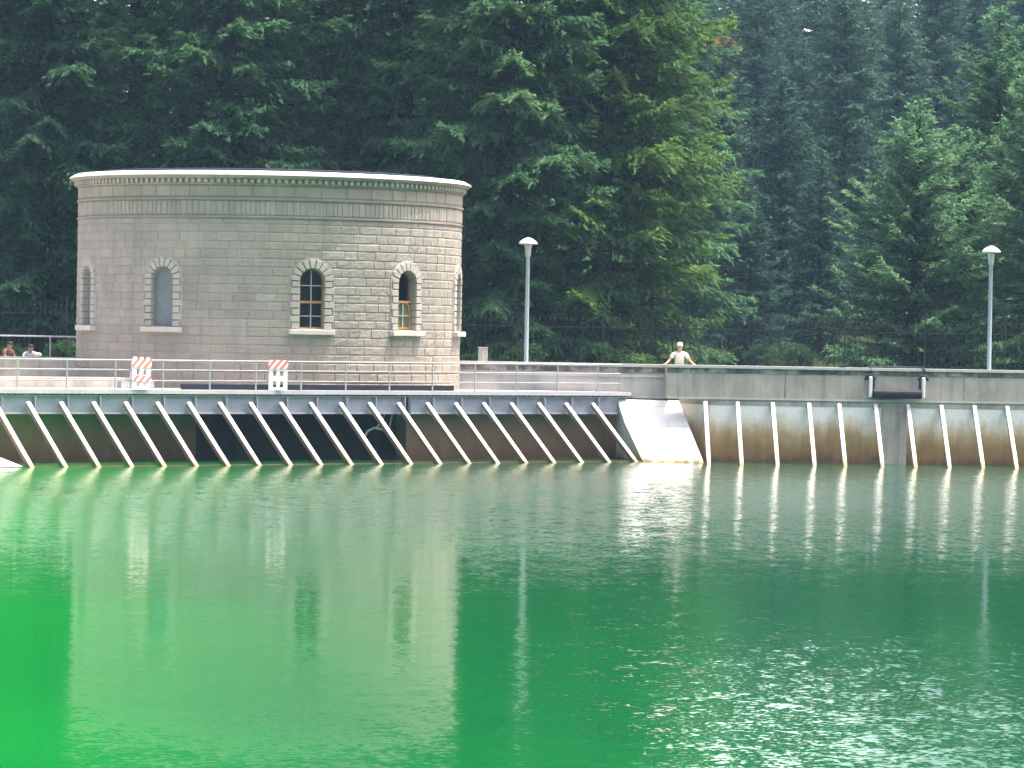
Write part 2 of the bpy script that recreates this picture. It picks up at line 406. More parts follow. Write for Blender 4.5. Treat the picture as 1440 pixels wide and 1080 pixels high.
tag(mb.build('ground', M['ground']), 'dark forest floor rising behind the reservoir', 'ground', kind='structure')
mb = MB(); mb.add([(-90, -40, 2.6), (90, -40, 2.6), (90, 6, 2.55), (-90, 6, 2.55), (90, 14, -.5), (-90, 14, -.5)], [(0, 1, 2, 3), (3, 2, 4, 5)])
tag(mb.build('near_bank', M['ground']), 'grassy near bank of the reservoir', 'bank', kind='structure')
# pavement round the gatehouse
mb = MB()
poly = [LW(-25, 5.0, 0), LW(17.5, 5.0, 0), Vector((2.0, 119.3, 0)), Vector((25, 120.6, 0)), Vector((25, 123.2, 0)), Vector((-45, 124, 0)), LW(-25, 15, 0)]
mb.prism(poly, 1.9, 2.12)
tag(mb.build('pavement', M['parapetL']), 'concrete pavement round the foot of the gatehouse', 'pavement', kind='structure')

# ------------------------------------------------------------------ gatehouse
BX, BY, R, Z0 = -8.1, 118.0, 6.34, 2.1
gh = thing('gatehouse', (BX, BY, Z0), 'round grey stone gatehouse with arched windows and a white edged flat roof', 'building')
def cyl(a, r, z): return Vector((r * sin(a), -r * cos(a), z - Z0))      # a = 0 faces the camera, + to the right
WIN = [(-64.0, 'board'), (-28.2, 'board'), (16.1, 'sash'), (47.6, 'open'), (80.9, 'board'), (116, 'board'), (154, 'board'), (-108, 'board'), (-146, 'board')]
WSILL, WSPR, WHW = 4.10, 5.62, .40                     # sill level, spring line, half width
SURW = .27
def in_open(a, z, grow):
    for wd, _ in WIN:
        dx = abs((a - rad(wd) + PI) % (2 * PI) - PI) * R
        if dx > 2: continue
        if WSILL - .1 < z <= WSPR and dx < WHW + grow: return True
        if z > WSPR and dx ** 2 + (z - WSPR) ** 2 < (WHW + grow) ** 2: return True
    return False
# backing shell with the openings left out
mb = MB(); na = 520; nz = 80; ZT = 8.86
idx = {}
def vid(i, j):
    k = (i % na, j)
    if k not in idx:
        idx[k] = len(mb.v); mb.v.append(tuple(cyl(2 * PI * (i % na) / na - PI, R - .011, Z0 + (ZT - Z0) * j / nz)))
    return idx[k]
for i in range(na):
    a = 2 * PI * (i + .5) / na - PI
    for j in range(nz):
        if in_open(a, Z0 + (ZT - Z0) * (j + .5) / nz, .10): continue
        mb.f.append((vid(i, j), vid(i + 1, j), vid(i + 1, j + 1), vid(i, j + 1))); mb.c.append(None)
wall = mb.build('wall', M['mortar'], gh, True)
# rock-faced blocks
rb = random.Random(11)
def block(mb, a0, a1, z0, z1, out, tint, j=.004, rough=.006):
    ns = max(1, int((a1 - a0) * R / .16)); 
    da = j / R; vs = []; fs = []
    rows_ = [(z0 + j, 0), (z0 + j + .035, 1), ((z0 + z1) / 2, 1), (z1 - j - .035, 1), (z1 - j, 0)]
    for (z, lv) in rows_:
        for k in range(ns + 3):
            if k == 0: a = a0 + da; l = 0
            elif k == ns + 2: a = a1 - da; l = 0
            else: a = a0 + da + .018 / R + (a1 - a0 - 2 * da - .036 / R) * (k - 1) / ns; l = lv
            vs.append(cyl(a, R - .008 + (out + rb.uniform(-rough, rough) + .008 if l else 0.0), z))
    n = ns + 3
    for r_ in range(4):
        for k in range(n - 1):
            p = r_ * n + k; fs.append((p, p + 1, p + 1 + n, p + n))
    mb.add(vs, fs, tint)
mb = MB(); z = Z0; course = 0
hs = [.31, .31, .30]
while z < 7.52:
    h = .272 + rb.uniform(-.02, .02)
    if z < 3.0: h = .31
    h = min(h, 7.56 - z) if 7.56 - z < .42 else h
    a = -PI + rb.uniform(0, .1)
    while a < PI:
        w = rb.uniform(.38, .85) / R; a1 = min(a + w, PI + .02); 
        out = (.005 if z > 3.0 else .022) + rb.uniform(-.003, .005)
        tint = min(1, max(0, rb.gauss(.5, .2)))
        # break blocks at the window surrounds
        n = max(2, int((a1 - a) * R / .12)); run = None
        for k in range(n + 1):
            aa = a + (a1 - a) * (k + .5) / n
            ok = k < n and not in_open(aa, z + h / 2, .20)
            if ok and run is None: run = a + (a1 - a) * k / n
            if not ok and run is not None:
                e = a + (a1 - a) * k / n
                if e - run > .05 / R: block(mb, run, e, z, z + h, out, tint)
                run = None
        a = a1
    z += h; course += 1
mb.build('ashlar_facing', M['stone'], gh)
ztop = z
# string course, soldier course of upright stones, upper string, frieze, dentils, cornice
def ring(prof, n=160):
    m_ = MB(); m_.lathe([(r, zz - Z0) for r, zz in prof], n=n); return m_
ring([(R - .05, 7.56), (R + .04, 7.57), (R + .045, 7.62), (R - .05, 7.645)]).build('string_course', M['stone'], gh)
mb = MB(); a = -PI
while a < PI - .01:
    w = rb.uniform(.13, .24) / R; a1 = min(a + w, PI); block(mb, a, a1, 7.65, 8.12, .010 + rb.uniform(-.004, .006), min(1, max(0, rb.gauss(.6, .22))), .003, .004); a = a1
mb.build('soldier_course', M['stone'], gh)
ring([(R - .05, 8.12), (R + .045, 8.13), (R + .05, 8.19), (R - .05, 8.22)]).build('upper_string_course', M['stone'], gh)
mb = MB(); a = -PI
while a < PI - .01:
    w = rb.uniform(.5, .9) / R; a1 = min(a + w, PI); block(mb, a, a1, 8.22, 8.60, .010, min(1, max(0, rb.gauss(.45, .2))), .004, .005); a = a1
mb.build('frieze', M['cornice'], gh)
mb = MB(); nd = 190; vs = []; fs = []
for k in range(nd):
    a0 = 2 * PI * k / nd; a1 = a0 + .55 * 2 * PI / nd
    for a, r_ in ((a0, R + .01), (a0, R + .135), (a1, R + .135), (a1, R + .01)):
        vs += [cyl(a, r_, 8.665), cyl(a, r_, 8.79)]
nv_ = len(vs)
for k in range(0, nv_, 2):
    q = (k + 2) % nv_; fs.append((k, q, q + 1, k + 1))
for k in range(nd):
    b = k * 8; fs += [(b, b + 2, b + 4, b + 6), (b + 1, b + 7, b + 5, b + 3)]
mb.add(vs, fs)
mb.build('dentil_course', M['trim'], gh)
ring([(R - .05, 8.60), (R + .05, 8.605), (R + .06, 8.655), (R + .03, 8.66), (R + .03, 8.80), (R + .16, 8.81), (R + .22, 8.865), (R + .27, 8.90)]).build('cornice', M['cornice'], gh)
rf = ring([(R - .62, 9.06), (R - .62, 9.13), (R - .70, 9.15), (3, 9.20), (.02, 9.24)]).build('roof', M['roof'], gh)
ring([(R + .27, 8.90), (R + .30, 8.905), (R + .30, 8.93), (R + .10, 9.04), (R - .62, 9.075)]).build('roof_edge', M['flash'], rf)

def arch_pts(hw, z0, zs, n=14):
    pts = [(-hw, z0), (-hw, zs)]
    for k in range(1, n): 
        q = PI - PI * k / n; pts.append((hw * cos(q), zs + hw * sin(q)))
    return pts + [(hw, zs), (hw, z0)]
def make_window(wd, kind):
    a = rad(wd); c = Vector((R * sin(a), -R * cos(a), 0)); ex = Vector((cos(a), sin(a), 0)); ey = Vector((-sin(a), cos(a), 0))  # ey points inward
    P = lambda x, d, zz: c + ex * x + ey * d + Vector((0, 0, zz - Z0))
    bow = lambda x: R - math.sqrt(R * R - x * x)
    mb = MB()
    def stone(poly, out, tint):          # poly in (x, z), front proud by out, back .3 inside
        n = len(poly); cx = sum(p[0] for p in poly) / n; cz = sum(p[1] for p in poly) / n
        sh = lambda p, k: (cx + (p[0] - cx) * k, cz + (p[1] - cz) * k)
        vs = [P(p[0], .34, p[1]) for p in poly] + [P(p[0], bow(p[0]) - out + .03, p[1]) for p in poly]
        vs += [P(sh(p, .86)[0], bow(p[0]) - out - .012, sh(p, .86)[1]) for p in poly]
        fs = []
        for l in (0, n):
            fs += [(l + i, l + (i + 1) % n, l + n + (i + 1) % n, l + n + i) for i in range(n)]
        fs += [tuple(range(2 * n, 3 * n)), tuple(range(n - 1, -1, -1))]
        mb.add(vs, fs, tint)
    g = .010; hw = WHW; ow = WHW + SURW
    zc = WSILL
    k = 0
    while zc < WSPR - .05:
        h = min(.22, WSPR - zc)
        for sx in (-1, 1):
            wv = ow + (.03 if k % 2 else -.02)
            stone([(sx * hw, zc + g), (sx * wv, zc + g), (sx * wv, zc + h - g), (sx * hw, zc + h - g)], .05, min(1, max(.2, rb.gauss(.8, .15))))
        zc += h; k += 1
    nv = 9
    for k in range(nv):
        q0 = PI * k / nv + .02; q1 = PI * (k + 1) / nv - .02; qm = (q0 + q1) / 2
        stone([(hw * cos(q0), WSPR + hw * sin(q0)), (ow * cos(q0), WSPR + ow * sin(q0)), (ow * 1.02 * cos(qm), WSPR + ow * 1.02 * sin(qm)), (ow * cos(q1), WSPR + ow * sin(q1)), (hw * cos(q1), WSPR + hw * sin(q1)), (hw * cos(qm), WSPR + hw * sin(qm))], .055, min(1, max(.2, rb.gauss(.85, .15))))
    # thin label moulding over the arch
    pts = [(ow + .03, WSPR - 1.4), (ow + .03, WSPR)] + [((ow + .035) * cos(PI * t / 12), WSPR + (ow + .035) * sin(PI * t / 12)) for t in range(1, 12)] + [(-ow - .03, WSPR), (-ow - .03, WSPR - 1.4)]
    win = mb.build('window', M['trim'], gh)
    mm = MB(); mm.tube([P(x, bow(x) - .015, zz) for x, zz in pts], .022, 6); mm.build('hood_mould', M['parapet'], win)
    mm = MB(); Mx = Matrix((ex, ey, Vector((0, 0, 1)))).transposed()
    mm.box(P(0, .04, WSILL - .085), (1.46, .42, .16), M=Mx, bev=.015); mm.build('sill', M['sill'], win)
    def panel(mm, x0, x1, z0, z1, d, th): mm.box(P((x0 + x1) / 2, d, (z0 + z1) / 2), (x1 - x0, th, z1 - z0), M=Mx)
    def archplate(mm, hw_, z0, zs, d, th):
        pts = arch_pts(hw_, z0, zs); n = len(pts)
        vs = [P(x, d, zz) for x, zz in pts] + [P(x, d + th, zz) for x, zz in pts]
        mm.add(vs, [tuple(range(n)), tuple(range(2 * n - 1, n - 1, -1))] + [(i, i + n, (i + 1) % n + n, (i + 1) % n) for i in range(n)])
    def archframe(mm, hw_, z0, zs, t, d, th):
        o = arch_pts(hw_, z0, zs); i_ = arch_pts(hw_ - t, z0 + t, zs); n = len(o)
        vs = [P(x, d, zz) for x, zz in o] + [P(x, d, zz) for x, zz in i_] + [P(x, d + th, zz) for x, zz in i_] + [P(x, d + th, zz) for x, zz in o]
        fs = []
        for i in range(n):
            j = (i + 1) % n
            for l in range(3): fs.append((l * n + i, l * n + j, (l + 1) * n + j, (l + 1) * n + i))
            fs.append((3 * n + i, 3 * n + j, j, i))
        mm.add(vs, fs)
    if kind == 'board':
        mm = MB(); archplate(mm, hw + .02, WSILL, WSPR, .17, .05)
        b = mm.build('boarding', M['board'], win)
    elif kind == 'sash':
        mm = MB(); archframe(mm, hw + .02, WSILL, WSPR, .075, .14, .09); panel(mm, -hw, hw, 4.92, 5.0, .145, .07)
        f = mm.build('frame', M['wood'], win)
        mm = MB(); panel(mm, -.018, .018, WSILL + .06, WSPR + hw - .05, .16, .035)
        for zz in (4.52, 5.48): panel(mm, -hw + .04, hw - .04, zz - .016, zz + .016, .158, .035)
        mm.build('glazing_bars', M['muntin'], win)
        mm = MB(); archplate(mm, hw + .01, WSILL + .01, WSPR, .20, .012); mm.build('pane', M['glass'], win)
        f['label'] = 'orange brown timber window frame'
    else:
        mm = MB(); archframe(mm, hw + .02, WSILL, WSPR, .07, .22, .10); f = mm.build('frame', M['wood'], win)
        mm = MB(); archframe(mm, hw - .05, WSILL + .05, 4.72, .07, .16, .05); panel(mm, -hw + .03, hw - .03, 4.99, 5.06, .157, .05)
        mm.build('sash', M['wood'], win)
        mm = MB(); panel(mm, -.018, .018, WSILL + .1, 5.0, .17, .03); panel(mm, -hw + .1, hw - .1, 4.57, 4.60, .168, .03); mm.build('glazing_bars', M['muntin'], win)
        mm = MB(); archplate(mm, hw - .08, WSILL + .08, 4.72, .19, .01); mm.build('pane', M['glassg'], win)
        win['label'] = 'arched window standing open above its dropped lower sash'
for wd, kind in WIN: make_window(wd, kind)

# ------------------------------------------------------------------ steel walkway in front of the gatehouse
S0, S1 = -12.0, 24.0
wk = thing('steel_walkway', LW(6, 3, 1.5), 'long blue grey steel walkway with a pale deck before the gatehouse', 'walkway')
def lwbox(mb, s0, s1, o0, o1, z0, z1, col=None):
    p = [LW(s0, o0, 0), LW(s1, o0, 0), LW(s1, o1, 0), LW(s0, o1, 0)]
    mb.prism([(q.x, q.y) for q in p], z0, z1, col); return mb
def lwpart(name, mb, mat, parent=wk):
    o = mb.build(name, mat); root = parent
    for v in o.data.vertices: v.co -= root.location
    o.parent = parent; return o
mb = MB(); mb.prism([(q.x, q.y) for q in (LW(S0, 2.44, 0), LW(23.2, 2.44, 0), LW(23.8, 2.8, 0), LW(18.2, 4.98, 0), LW(S0, 4.98, 0))], 2.08, 2.20)
lwpart('deck_plate', mb, M['deck'])
mb = lwbox(MB(), S0, 23.3, 2.62, 2.66, 1.53, 2.0); lwbox(mb, S0, 23.3, 2.50, 2.80, 1.47, 1.526); lwbox(mb, S0, 23.3, 2.52, 2.80, 2.003, 2.04)
lwpart('girder', mb, M['steel'])
mb = MB(); s = S0
while s < 23.2:
    lwbox(mb, s, s + .11, 2.50, 2.62, 2.042, 2.078); s += .235
lwpart('joist_row', mb, M['steeld'])
for k in range(-8, 22):
    mb = lwbox(MB(), k * SP + .22, k * SP + .25, 2.46, 2.618, 1.53, 2.0); lwpart('stiffener', mb, M['steel'])
mb = lwbox(MB(), S0, 23, 4.2, 4.5, 1.45, 2.05); lwpart('rear_girder', mb, M['steeld'])
mb = lwbox(MB(), 14.52, 14.60, 2.45, 2.617, 1.40, 1.999); lwpart('splice_plate', mb, M['steeld'])

rl = thing('railing', LW(6, 2.9, 2.2), 'long grey three rail pipe railing on the walkway before the gatehouse', 'railing')
def lwtube(name, s0, s1, z, r): 
    mb = MB(); mb.tube([LW(s0, 2.62, z), LW(s1, 2.62, z)], r, 8); return lwpart(name, mb, M['rail'], rl)
lwtube('top_rail', S0, 23.0, 3.09, .028); lwtube('middle_rail', S0, 23.0, 2.80, .022); lwtube('lower_rail', S0, 23.0, 2.48, .020)
s = .79 - 1.637 * 7
while s < 23:
    mb = MB(); mb.tube([LW(s, 2.62, 2.2), LW(s, 2.62, 3.09)], .026, 8); mb.box(LW(s, 2.62, 2.206), (.12, .12, .012), TH); lwpart('post', mb, M['rail'], rl); s += 1.637

# dark strip painted in for the shaded gap under the gatehouse, pale concrete plinth, sack
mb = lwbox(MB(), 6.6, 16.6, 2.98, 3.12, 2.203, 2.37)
tag(mb.build('shade_gap_strip', M['navy']), 'long navy black strip painted in for the shaded gap at the foot of the gatehouse behind the railing', 'shade strip')
mb = MB(); mb.prism([(q.x, q.y) for q in (LW(-9, 5.1, 0), LW(6.1, 5.1, 0), LW(6.1, 6.5, 0), LW(-9, 6.5, 0))], 2.121, 2.50)
tag(mb.build('concrete_slab', M['parapet']), 'low whitish concrete slab behind the railing left of the gatehouse', 'slab')
mb = lwbox(MB(), 5.35, 6.5, 4.58, 4.85, 2.203, 2.42)
tag(mb.build('steel_box', M['steel']), 'flat blue grey steel box behind the striped barricade at the left', 'box')
def lump(name, c, rx, ry, rz_, mat, seed, n=2):
    bm = bmesh.new(); bmesh.ops.create_icosphere(bm, subdivisions=n + 1, radius=1); r_ = random.Random(seed)
    for v in bm.verts:
        k = 1 + r_.uniform(-.14, .14); v.co = Vector((v.co.x * rx * k, v.co.y * ry * k, max(-.8, v.co.z) * rz_ * k))
    me = bpy.data.meshes.new(name); bm.to_mesh(me); bm.free(); me.materials.append(mat); me.shade_smooth()
    o = bpy.data.objects.new(name, me); C.objects.link(o); o.location = c; return o
tag(lump('sack', LW(.15, 4.0, 2.36), .42, .25, .20, M['white'], 4), 'crumpled white sack on the walkway at the left edge', 'sack')

# barricades standing on the edge of the deck
def barricade(s, off, rz, tilt, label, lowstripe):
    c = LW(s, off, 2.2)
    t = thing('barricade', c, label, 'barricade', 'striped barricades on the walkway', rz); t.rotation_euler = (0, tilt, rz)
    W_, H_ = .58, .93
    for q, d in enumerate((-1, 1)):
        lean = Matrix.Rotation(d * rad(7), 3, 'X')
        P = lambda x, y, z: lean @ Vector((x, y, z - H_)) + Vector((0, 0, H_))
        def pl(mb, x0, x1, z0, z1, y0=-.02, y1=.02):
            vs = [P(x, y + d * .03, z) for x in (x0, x1) for y in (y0, y1) for z in (z0, z1)]
            mb.add(vs, [(0, 1, 3, 2), (4, 6, 7, 5), (0, 4, 5, 1), (2, 3, 7, 6), (0, 2, 6, 4), (1, 5, 7, 3)])
        mb = MB(); w = W_ / 2
        pl(mb, -w, -w + .13, 0, H_); pl(mb, w - .13, w, 0, H_); pl(mb, -.055, .055, 0, H_)
        for z0, z1 in ((.0, .085), (.27, .44), (.62, .70)): 
            pl(mb, -w + .13, -.055, z0, z1); pl(mb, .055, w - .13, z0, z1)
        if lowstripe:
            for x in (-.2, 0, .2): pl(mb, x - .05, x + .05, H_, H_ + .055, -.015, .015)
        f = mb.build('leg_panel', M['white'], t)
        mb = MB(); pl(mb, -w - .01, w + .01, .66, .93, -.036 if d < 0 else .022, -.022 if d < 0 else .036); mb.build('striped_board', M['stripes'], t)
        if lowstripe:
            mb = MB(); pl(mb, -w - .01, w + .01, .24, .42, -.036 if d < 0 else .022, -.022 if d < 0 else .036); mb.build('striped_board', M['stripes'], t)
    return t
barricade(4.85, 2.53, rad(24), rad(3), 'tilted white barricade with two red striped boards left of the other barricade', True)
barricade(9.72, 2.53, rad(4), 0, 'upright white barricade with one red striped board above four dark holes', False)

# ------------------------------------------------------------------ ribs
def make_rib(p0, p1, width, depth, label, group):
    """slanting fin from waterline foot p0 to head p1"""
    p0, p1 = Vector(p0), Vector(p1); d = (p1 - p0).normalized(); side = d.cross(Vector((0, 0, 1))).normalized(); up = side.cross(d).normalized()
    if up.z < 0: up = -up
    foot = p0 - d * .55
    mb = MB(); vs = []
    b = .02
    for p in (foot, p1):
        for sx, uz in ((-1, -depth), (-1, -b), (-1 + 2 * b / width, 0), (1 - 2 * b / width, 0), (1, -b), (1, -depth)):
            vs.append(p + side * sx * width / 2 + up * uz)
    n = 6
    fs = [(i, (i + 1) % n, n + (i + 1) % n, n + i) for i in range(n)] + [tuple(range(n)), tuple(range(2 * n - 1, n - 1, -1))]
    mb.add(vs, fs)
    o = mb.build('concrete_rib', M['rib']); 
    for v in o.data.vertices: v.co -= p0
    o.location = p0
    return tag(o, label, 'rib', group)
ORD = ['first', 'second', 'third', 'fourth', 'fifth', 'sixth', 'seventh', 'eighth', 'ninth', 'tenth', 'eleventh', 'twelfth', 'thirteenth', 'fourteenth', 'fifteenth', 'sixteenth', 'seventeenth', 'eighteenth', 'nineteenth', 'twentieth', 'twenty first']
FOOT = {}
for k in range(0, 21):
    s = k * SP
    lab = 'slanted whitewashed rib under the steel walkway, ' + ORD[k] + ' from the left edge'
    if k == 20: lab = 'slanted whitewashed rib under the walkway, the last before the white corner ramp'
    make_rib(LW(s, 0, 0), LW(s, 2.46, 1.84), .145, .15, lab, 'slanted ribs under the steel walkway')
RX = [6.36, 7.42, 8.58, 9.78, 10.78, 11.99, 13.07, 14.18, 15.28, 16.38, 17.5, 18.6]
for k, x in enumerate(RX[:11]):
    y = RY(x)
    make_rib((x, y, 0), (x - .02, y + 2.42, 1.98), .13, .15, 'upright pale rib on the tide stained wall, ' + (ORD[k] + ' to the right of the white ramp' if k < 10 else 'just outside the right edge'), 'ribs on the tide stained wall')

# ------------------------------------------------------------------ walls
# west wall under the walkway: brown end bays, dark open intake in the middle
rw = thing('intake_wall', LW(10, 4.9, 0), 'brown stained wall with a dark open intake under the walkway', 'wall')
mb = MB(); mb.prism([(q.x, q.y) for q in (LW(-14, 3.5, 0), LW(2.2, 3.5, 0), LW(5.0, 4.1, 0), LW(8.2, 4.9, 0), LW(-14, 4.9, 0))], -1, 2.06); lwpart('wall_bay', mb, M['brown'], rw)
mb = MB(); lwbox(mb, 15.0, 24, 3.3, 3.9, -1, 2.06); lwpart('wall_bay', mb, M['brown'], rw)
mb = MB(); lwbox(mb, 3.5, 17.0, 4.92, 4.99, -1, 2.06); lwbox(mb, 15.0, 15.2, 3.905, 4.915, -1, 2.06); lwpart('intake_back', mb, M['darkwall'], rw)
mb = lwbox(MB(), -14, 24, .30, .42, -.3, .02)
lwpart('foot_sill', mb, M['brown'], rw)
# sunlit sloping bank of pale concrete at the far left
mb = MB(); p = [LW(-9, -.2, -.15), LW(.12, -.2, -.15), LW(-1.25, 3.4, .85), LW(-9, 3.4, 1.5)]
q = [Vector((v.x, v.y, -1)) for v in p]
mb.add(p + q, [(0, 1, 2, 3), (7, 6, 5, 4), (0, 4, 5, 1), (1, 5, 6, 2), (2, 6, 7, 3), (3, 7, 4, 0)])
tag(mb.build('concrete_apron', M['whitec']), 'sloping pale concrete apron at the left edge of the water', 'apron')
# white corner ramp
TL, TR, BL, BR = Vector((3.50, 117.72, 1.95)), Vector((5.53, 117.62, 1.95)), Vector((4.31, 115.32, -.02)), Vector((6.27, 115.10, -.02))
ML, MR = TL.lerp(BL, .38) + Vector((-.07, 0, 0)), TR.lerp(BR, .38)
down = (BL - TL) * .3
mb = MB(); rows_ = [(TL, TR), (ML, MR), (BL, BR), (BL + down, BR + down)]
vs = [v for pr in rows_ for v in pr]; m_ = len(vs); vs = vs + [Vector((v.x, v.y + 1.2, -1.3)) for v in vs]
fs = []
for k in range(3): fs += [(2 * k, 2 * k + 1, 2 * k + 3, 2 * k + 2), (2 * k, 2 * k + 2, m_ + 2 * k + 2, m_ + 2 * k), (2 * k + 1, m_ + 2 * k + 1, m_ + 2 * k + 3, 2 * k + 3), (m_ + 2 * k, m_ + 2 * k + 2, m_ + 2 * k + 3, m_ + 2 * k + 1)]
fs += [(0, m_, m_ + 1, 1), (6, 7, m_ + 7, m_ + 6)]
mb.add(vs, fs)
tag(mb.build('corner_ramp', M['ramp']), 'bright white sloping concrete ramp in the corner between the two rows of ribs', 'ramp')
# light parapet behind the walkway
lp = thing('parapet_wall', (1.7, 118.3, 2.1), 'light grey parapet wall between the gatehouse and the person', 'wall')
def part(name, mb, mat, root): return local(mb.build(name, mat), root)
part('wall_panel', MB().prism([(-2.3, 118.0), (5.07, 117.95), (5.07, 118.35), (-2.3, 118.4)], 2.0, 2.97), M['parapetL'], lp)
part('coping', MB().prism([(-2.3, 117.93), (5.07, 117.88), (5.07, 118.45), (-2.3, 118.5)], 3.035, 3.13), M['cap'], lp)
part('drip_band', MB().prism([(-2.3, 117.985), (5.07, 117.935), (5.07, 118.36), (-2.3, 118.41)], 2.84, 3.032), M['drip'], lp)
part('ledge', MB().prism([(-2.3, 117.95), (5.07, 117.90), (5.07, 117.94), (-2.3, 117.99)], 2.70, 2.76), M['cap'], lp)
# grey parapet and tide-stained retaining wall on the right
def ry(x): return RY(x) + 2.42
def rprism(x0, x1, f, b, z0, z1): return MB().prism([(x0, ry(x0) + f), (x1, ry(x1) + f), (x1, ry(x1) + b), (x0, ry(x0) + b)], z0, z1)
rp = thing('retaining_wall', (12, ry(12), 0), 'grey parapet above a whitewashed wall with brown tide stains on the right', 'wall')
part('parapet', rprism(5.08, 45, .04, .45, 2.11, 2.965), M['parapet'], rp)
part('coping', rprism(5.05, 45, -.04, .52, 3.062, 3.15), M['cap'], rp)
part('drip_band', rprism(5.07, 45, .022, .47, 2.90, 3.058), M['drip'], rp)
part('return_wall', MB().prism([(5.075, 116.72), (5.22, 116.73), (5.22, 118.3), (5.075, 118.3)], 2.05, 3.10), M['parapet'], rp)
part('ledge', rprism(5.08, 45, .005, .9, 2.04, 2.107), M['cap'], rp)
part('beam', MB().prism([(5.56, 117.75), (6.5, ry(6.5) + .05), (45, ry(45) + .05), (45, ry(45) + .9), (6.5, 118.2), (5.56, 118.2)], 1.86, 2.036), M['parapet'], rp)
part('tide_wall', MB().prism([(5.56, 117.85), (6.5, ry(6.5) + .065), (45, ry(45) + .065), (45, ry(45) + .95), (6.5, 118.2), (5.56, 118.2)], -1.2, 1.857), M['tide'], rp)
part('patched_panel', rprism(12.18, 13.02, .035, .062, -1.2, 1.855), M['parapet'], rp)
for x in (8.95, 14.9, 19.3): part('joint_strip', rprism(x, x + .03, .03, .06, 2.112, 2.895), M['drip'], rp)

# roller hung on the parapet between two white uprights
ro = thing('hanging_roller', (12.68, ry(12.68), 2.5), 'dark roller hung on the grey parapet between two white uprights', 'roller')
yf = ry(12.7)
for x in (11.78, 13.52):
    mb = MB(); mb.box((x, yf - .17, 2.53), (.11, .12, .68), bev=.02); part('upright', mb, M['white'], ro)
    mb = MB(); mb.tube([(x + .03, yf + .45, 3.17), (x + .03, yf - .02, 3.19), (x + .03, yf - .09, 3.1), (x + .03, yf - .08, 2.9)], .045, 8)
    arc = [(x - .01 + .15 * cos(q), yf - .12, 2.76 + .16 * sin(q)) for q in [PI * t / 8 for t in range(9)]]
    mb.tube(arc, .05, 8); mb.box((x + (.11 if x < 12.5 else -.11), yf - .1, 2.52), (.07, .12, .66)); part('hook', mb, M['rubber'], ro)
mb = MB(); mb.tube([(11.88, yf - .18, 2.33), (13.46, yf - .18, 2.33)], .145, 14); mb.box((12.67, yf - .09, 2.27), (1.6, .16, .22), bev=.02); part('roller', mb, M['rubber'], ro)
mb = MB(); mb.tube([(11.86, yf + .1, 3.2), (13.5, yf + .1, 3.2)], .025, 6); part('hanger_bar', mb, M['iron'], ro)
mb = MB(); mb.tube([(10.86, yf - .09, 3.18), (10.86, yf - .10, 2.98), (10.9, yf - .09, 2.7), (11.05, yf - .09, 2.3), (11.06, yf - .10, 1.9), (11.05, yf + .02, 1.8), (11.04, yf + .03, .4)], .022, 6); mb.box((10.86, yf - .02, 3.19), (.22, .35, .06))
tag(mb.build('cable', M['iron']), 'thin dark cable running down the wall left of the hanging roller', 'cable')
mb = MB(); mb.tube([(12.45, yf + .07, 1.85), (12.45, yf + .05, 1.5), (12.42, yf + .0, 1.36)], .03, 6); mb.box((12.47, yf + .07, 1.62), (.07, .04, .45))
tag(mb.build('spout', M['pipe']), 'small grey spout on the stained wall below the hanging roller', 'spout')

# bent pipe under the walkway
pb = LW(14.0, 3.0, 0)
mb = MB(); mb.tube([LW(13.15, 3.0, .62), LW(13.35, 3.0, .92), LW(13.6, 3.0, 1.02), LW(13.95, 3.0, .95)], .035, 8)
mb.tube([LW(13.7, 3.05, 1.0), LW(13.95, 3.05, 1.3), LW(14.05, 3.05, 1.62), LW(14.1, 3.05, 2.0)], .03, 6); mb.tube([LW(14.2, 3.1, .95), LW(14.35, 3.1, 1.5), LW(14.35, 3.1, 2.0)], .03, 6)
tag(mb.build('bent_pipe', M['pipe']), 'broken pale bent pipe hanging in the dark intake under the walkway', 'pipe')

# ------------------------------------------------------------------ lamps
def lamp(x, y, label):
    t = thing('street_lamp', (x, y, 2.1), label, 'lamp', 'tall lamps behind the parapet')
    mb = MB(); mb.lathe([(.10, 0), (.10, .25), (.075, .3), (.062, 4.55), (.075, 4.58)], n=14); mb.build('pole', M['pole'], t, True)
    mb = MB(); mb.lathe([(.085, 4.56), (.09, 4.62), (.115, 4.9), (.15, 5.0), (.04, 5.01)], n=20); mb.build('lamp_glass', M['lampg'], t, True)
    mb = MB(); mb.lathe([(.17, 4.985), (.31, 4.98), (.32, 5.0), (.27, 5.07), (.17, 5.145), (.07, 5.19), (.001, 5.20)], n=24); mb.build('lamp_shade', M['lampw'], t, True)
lamp(.46, 119.6, 'tall grey lamp post with white mushroom head right of the gatehouse')
lamp(16.03, 119.6, 'tall grey lamp post with white mushroom head at the right before the young firs')

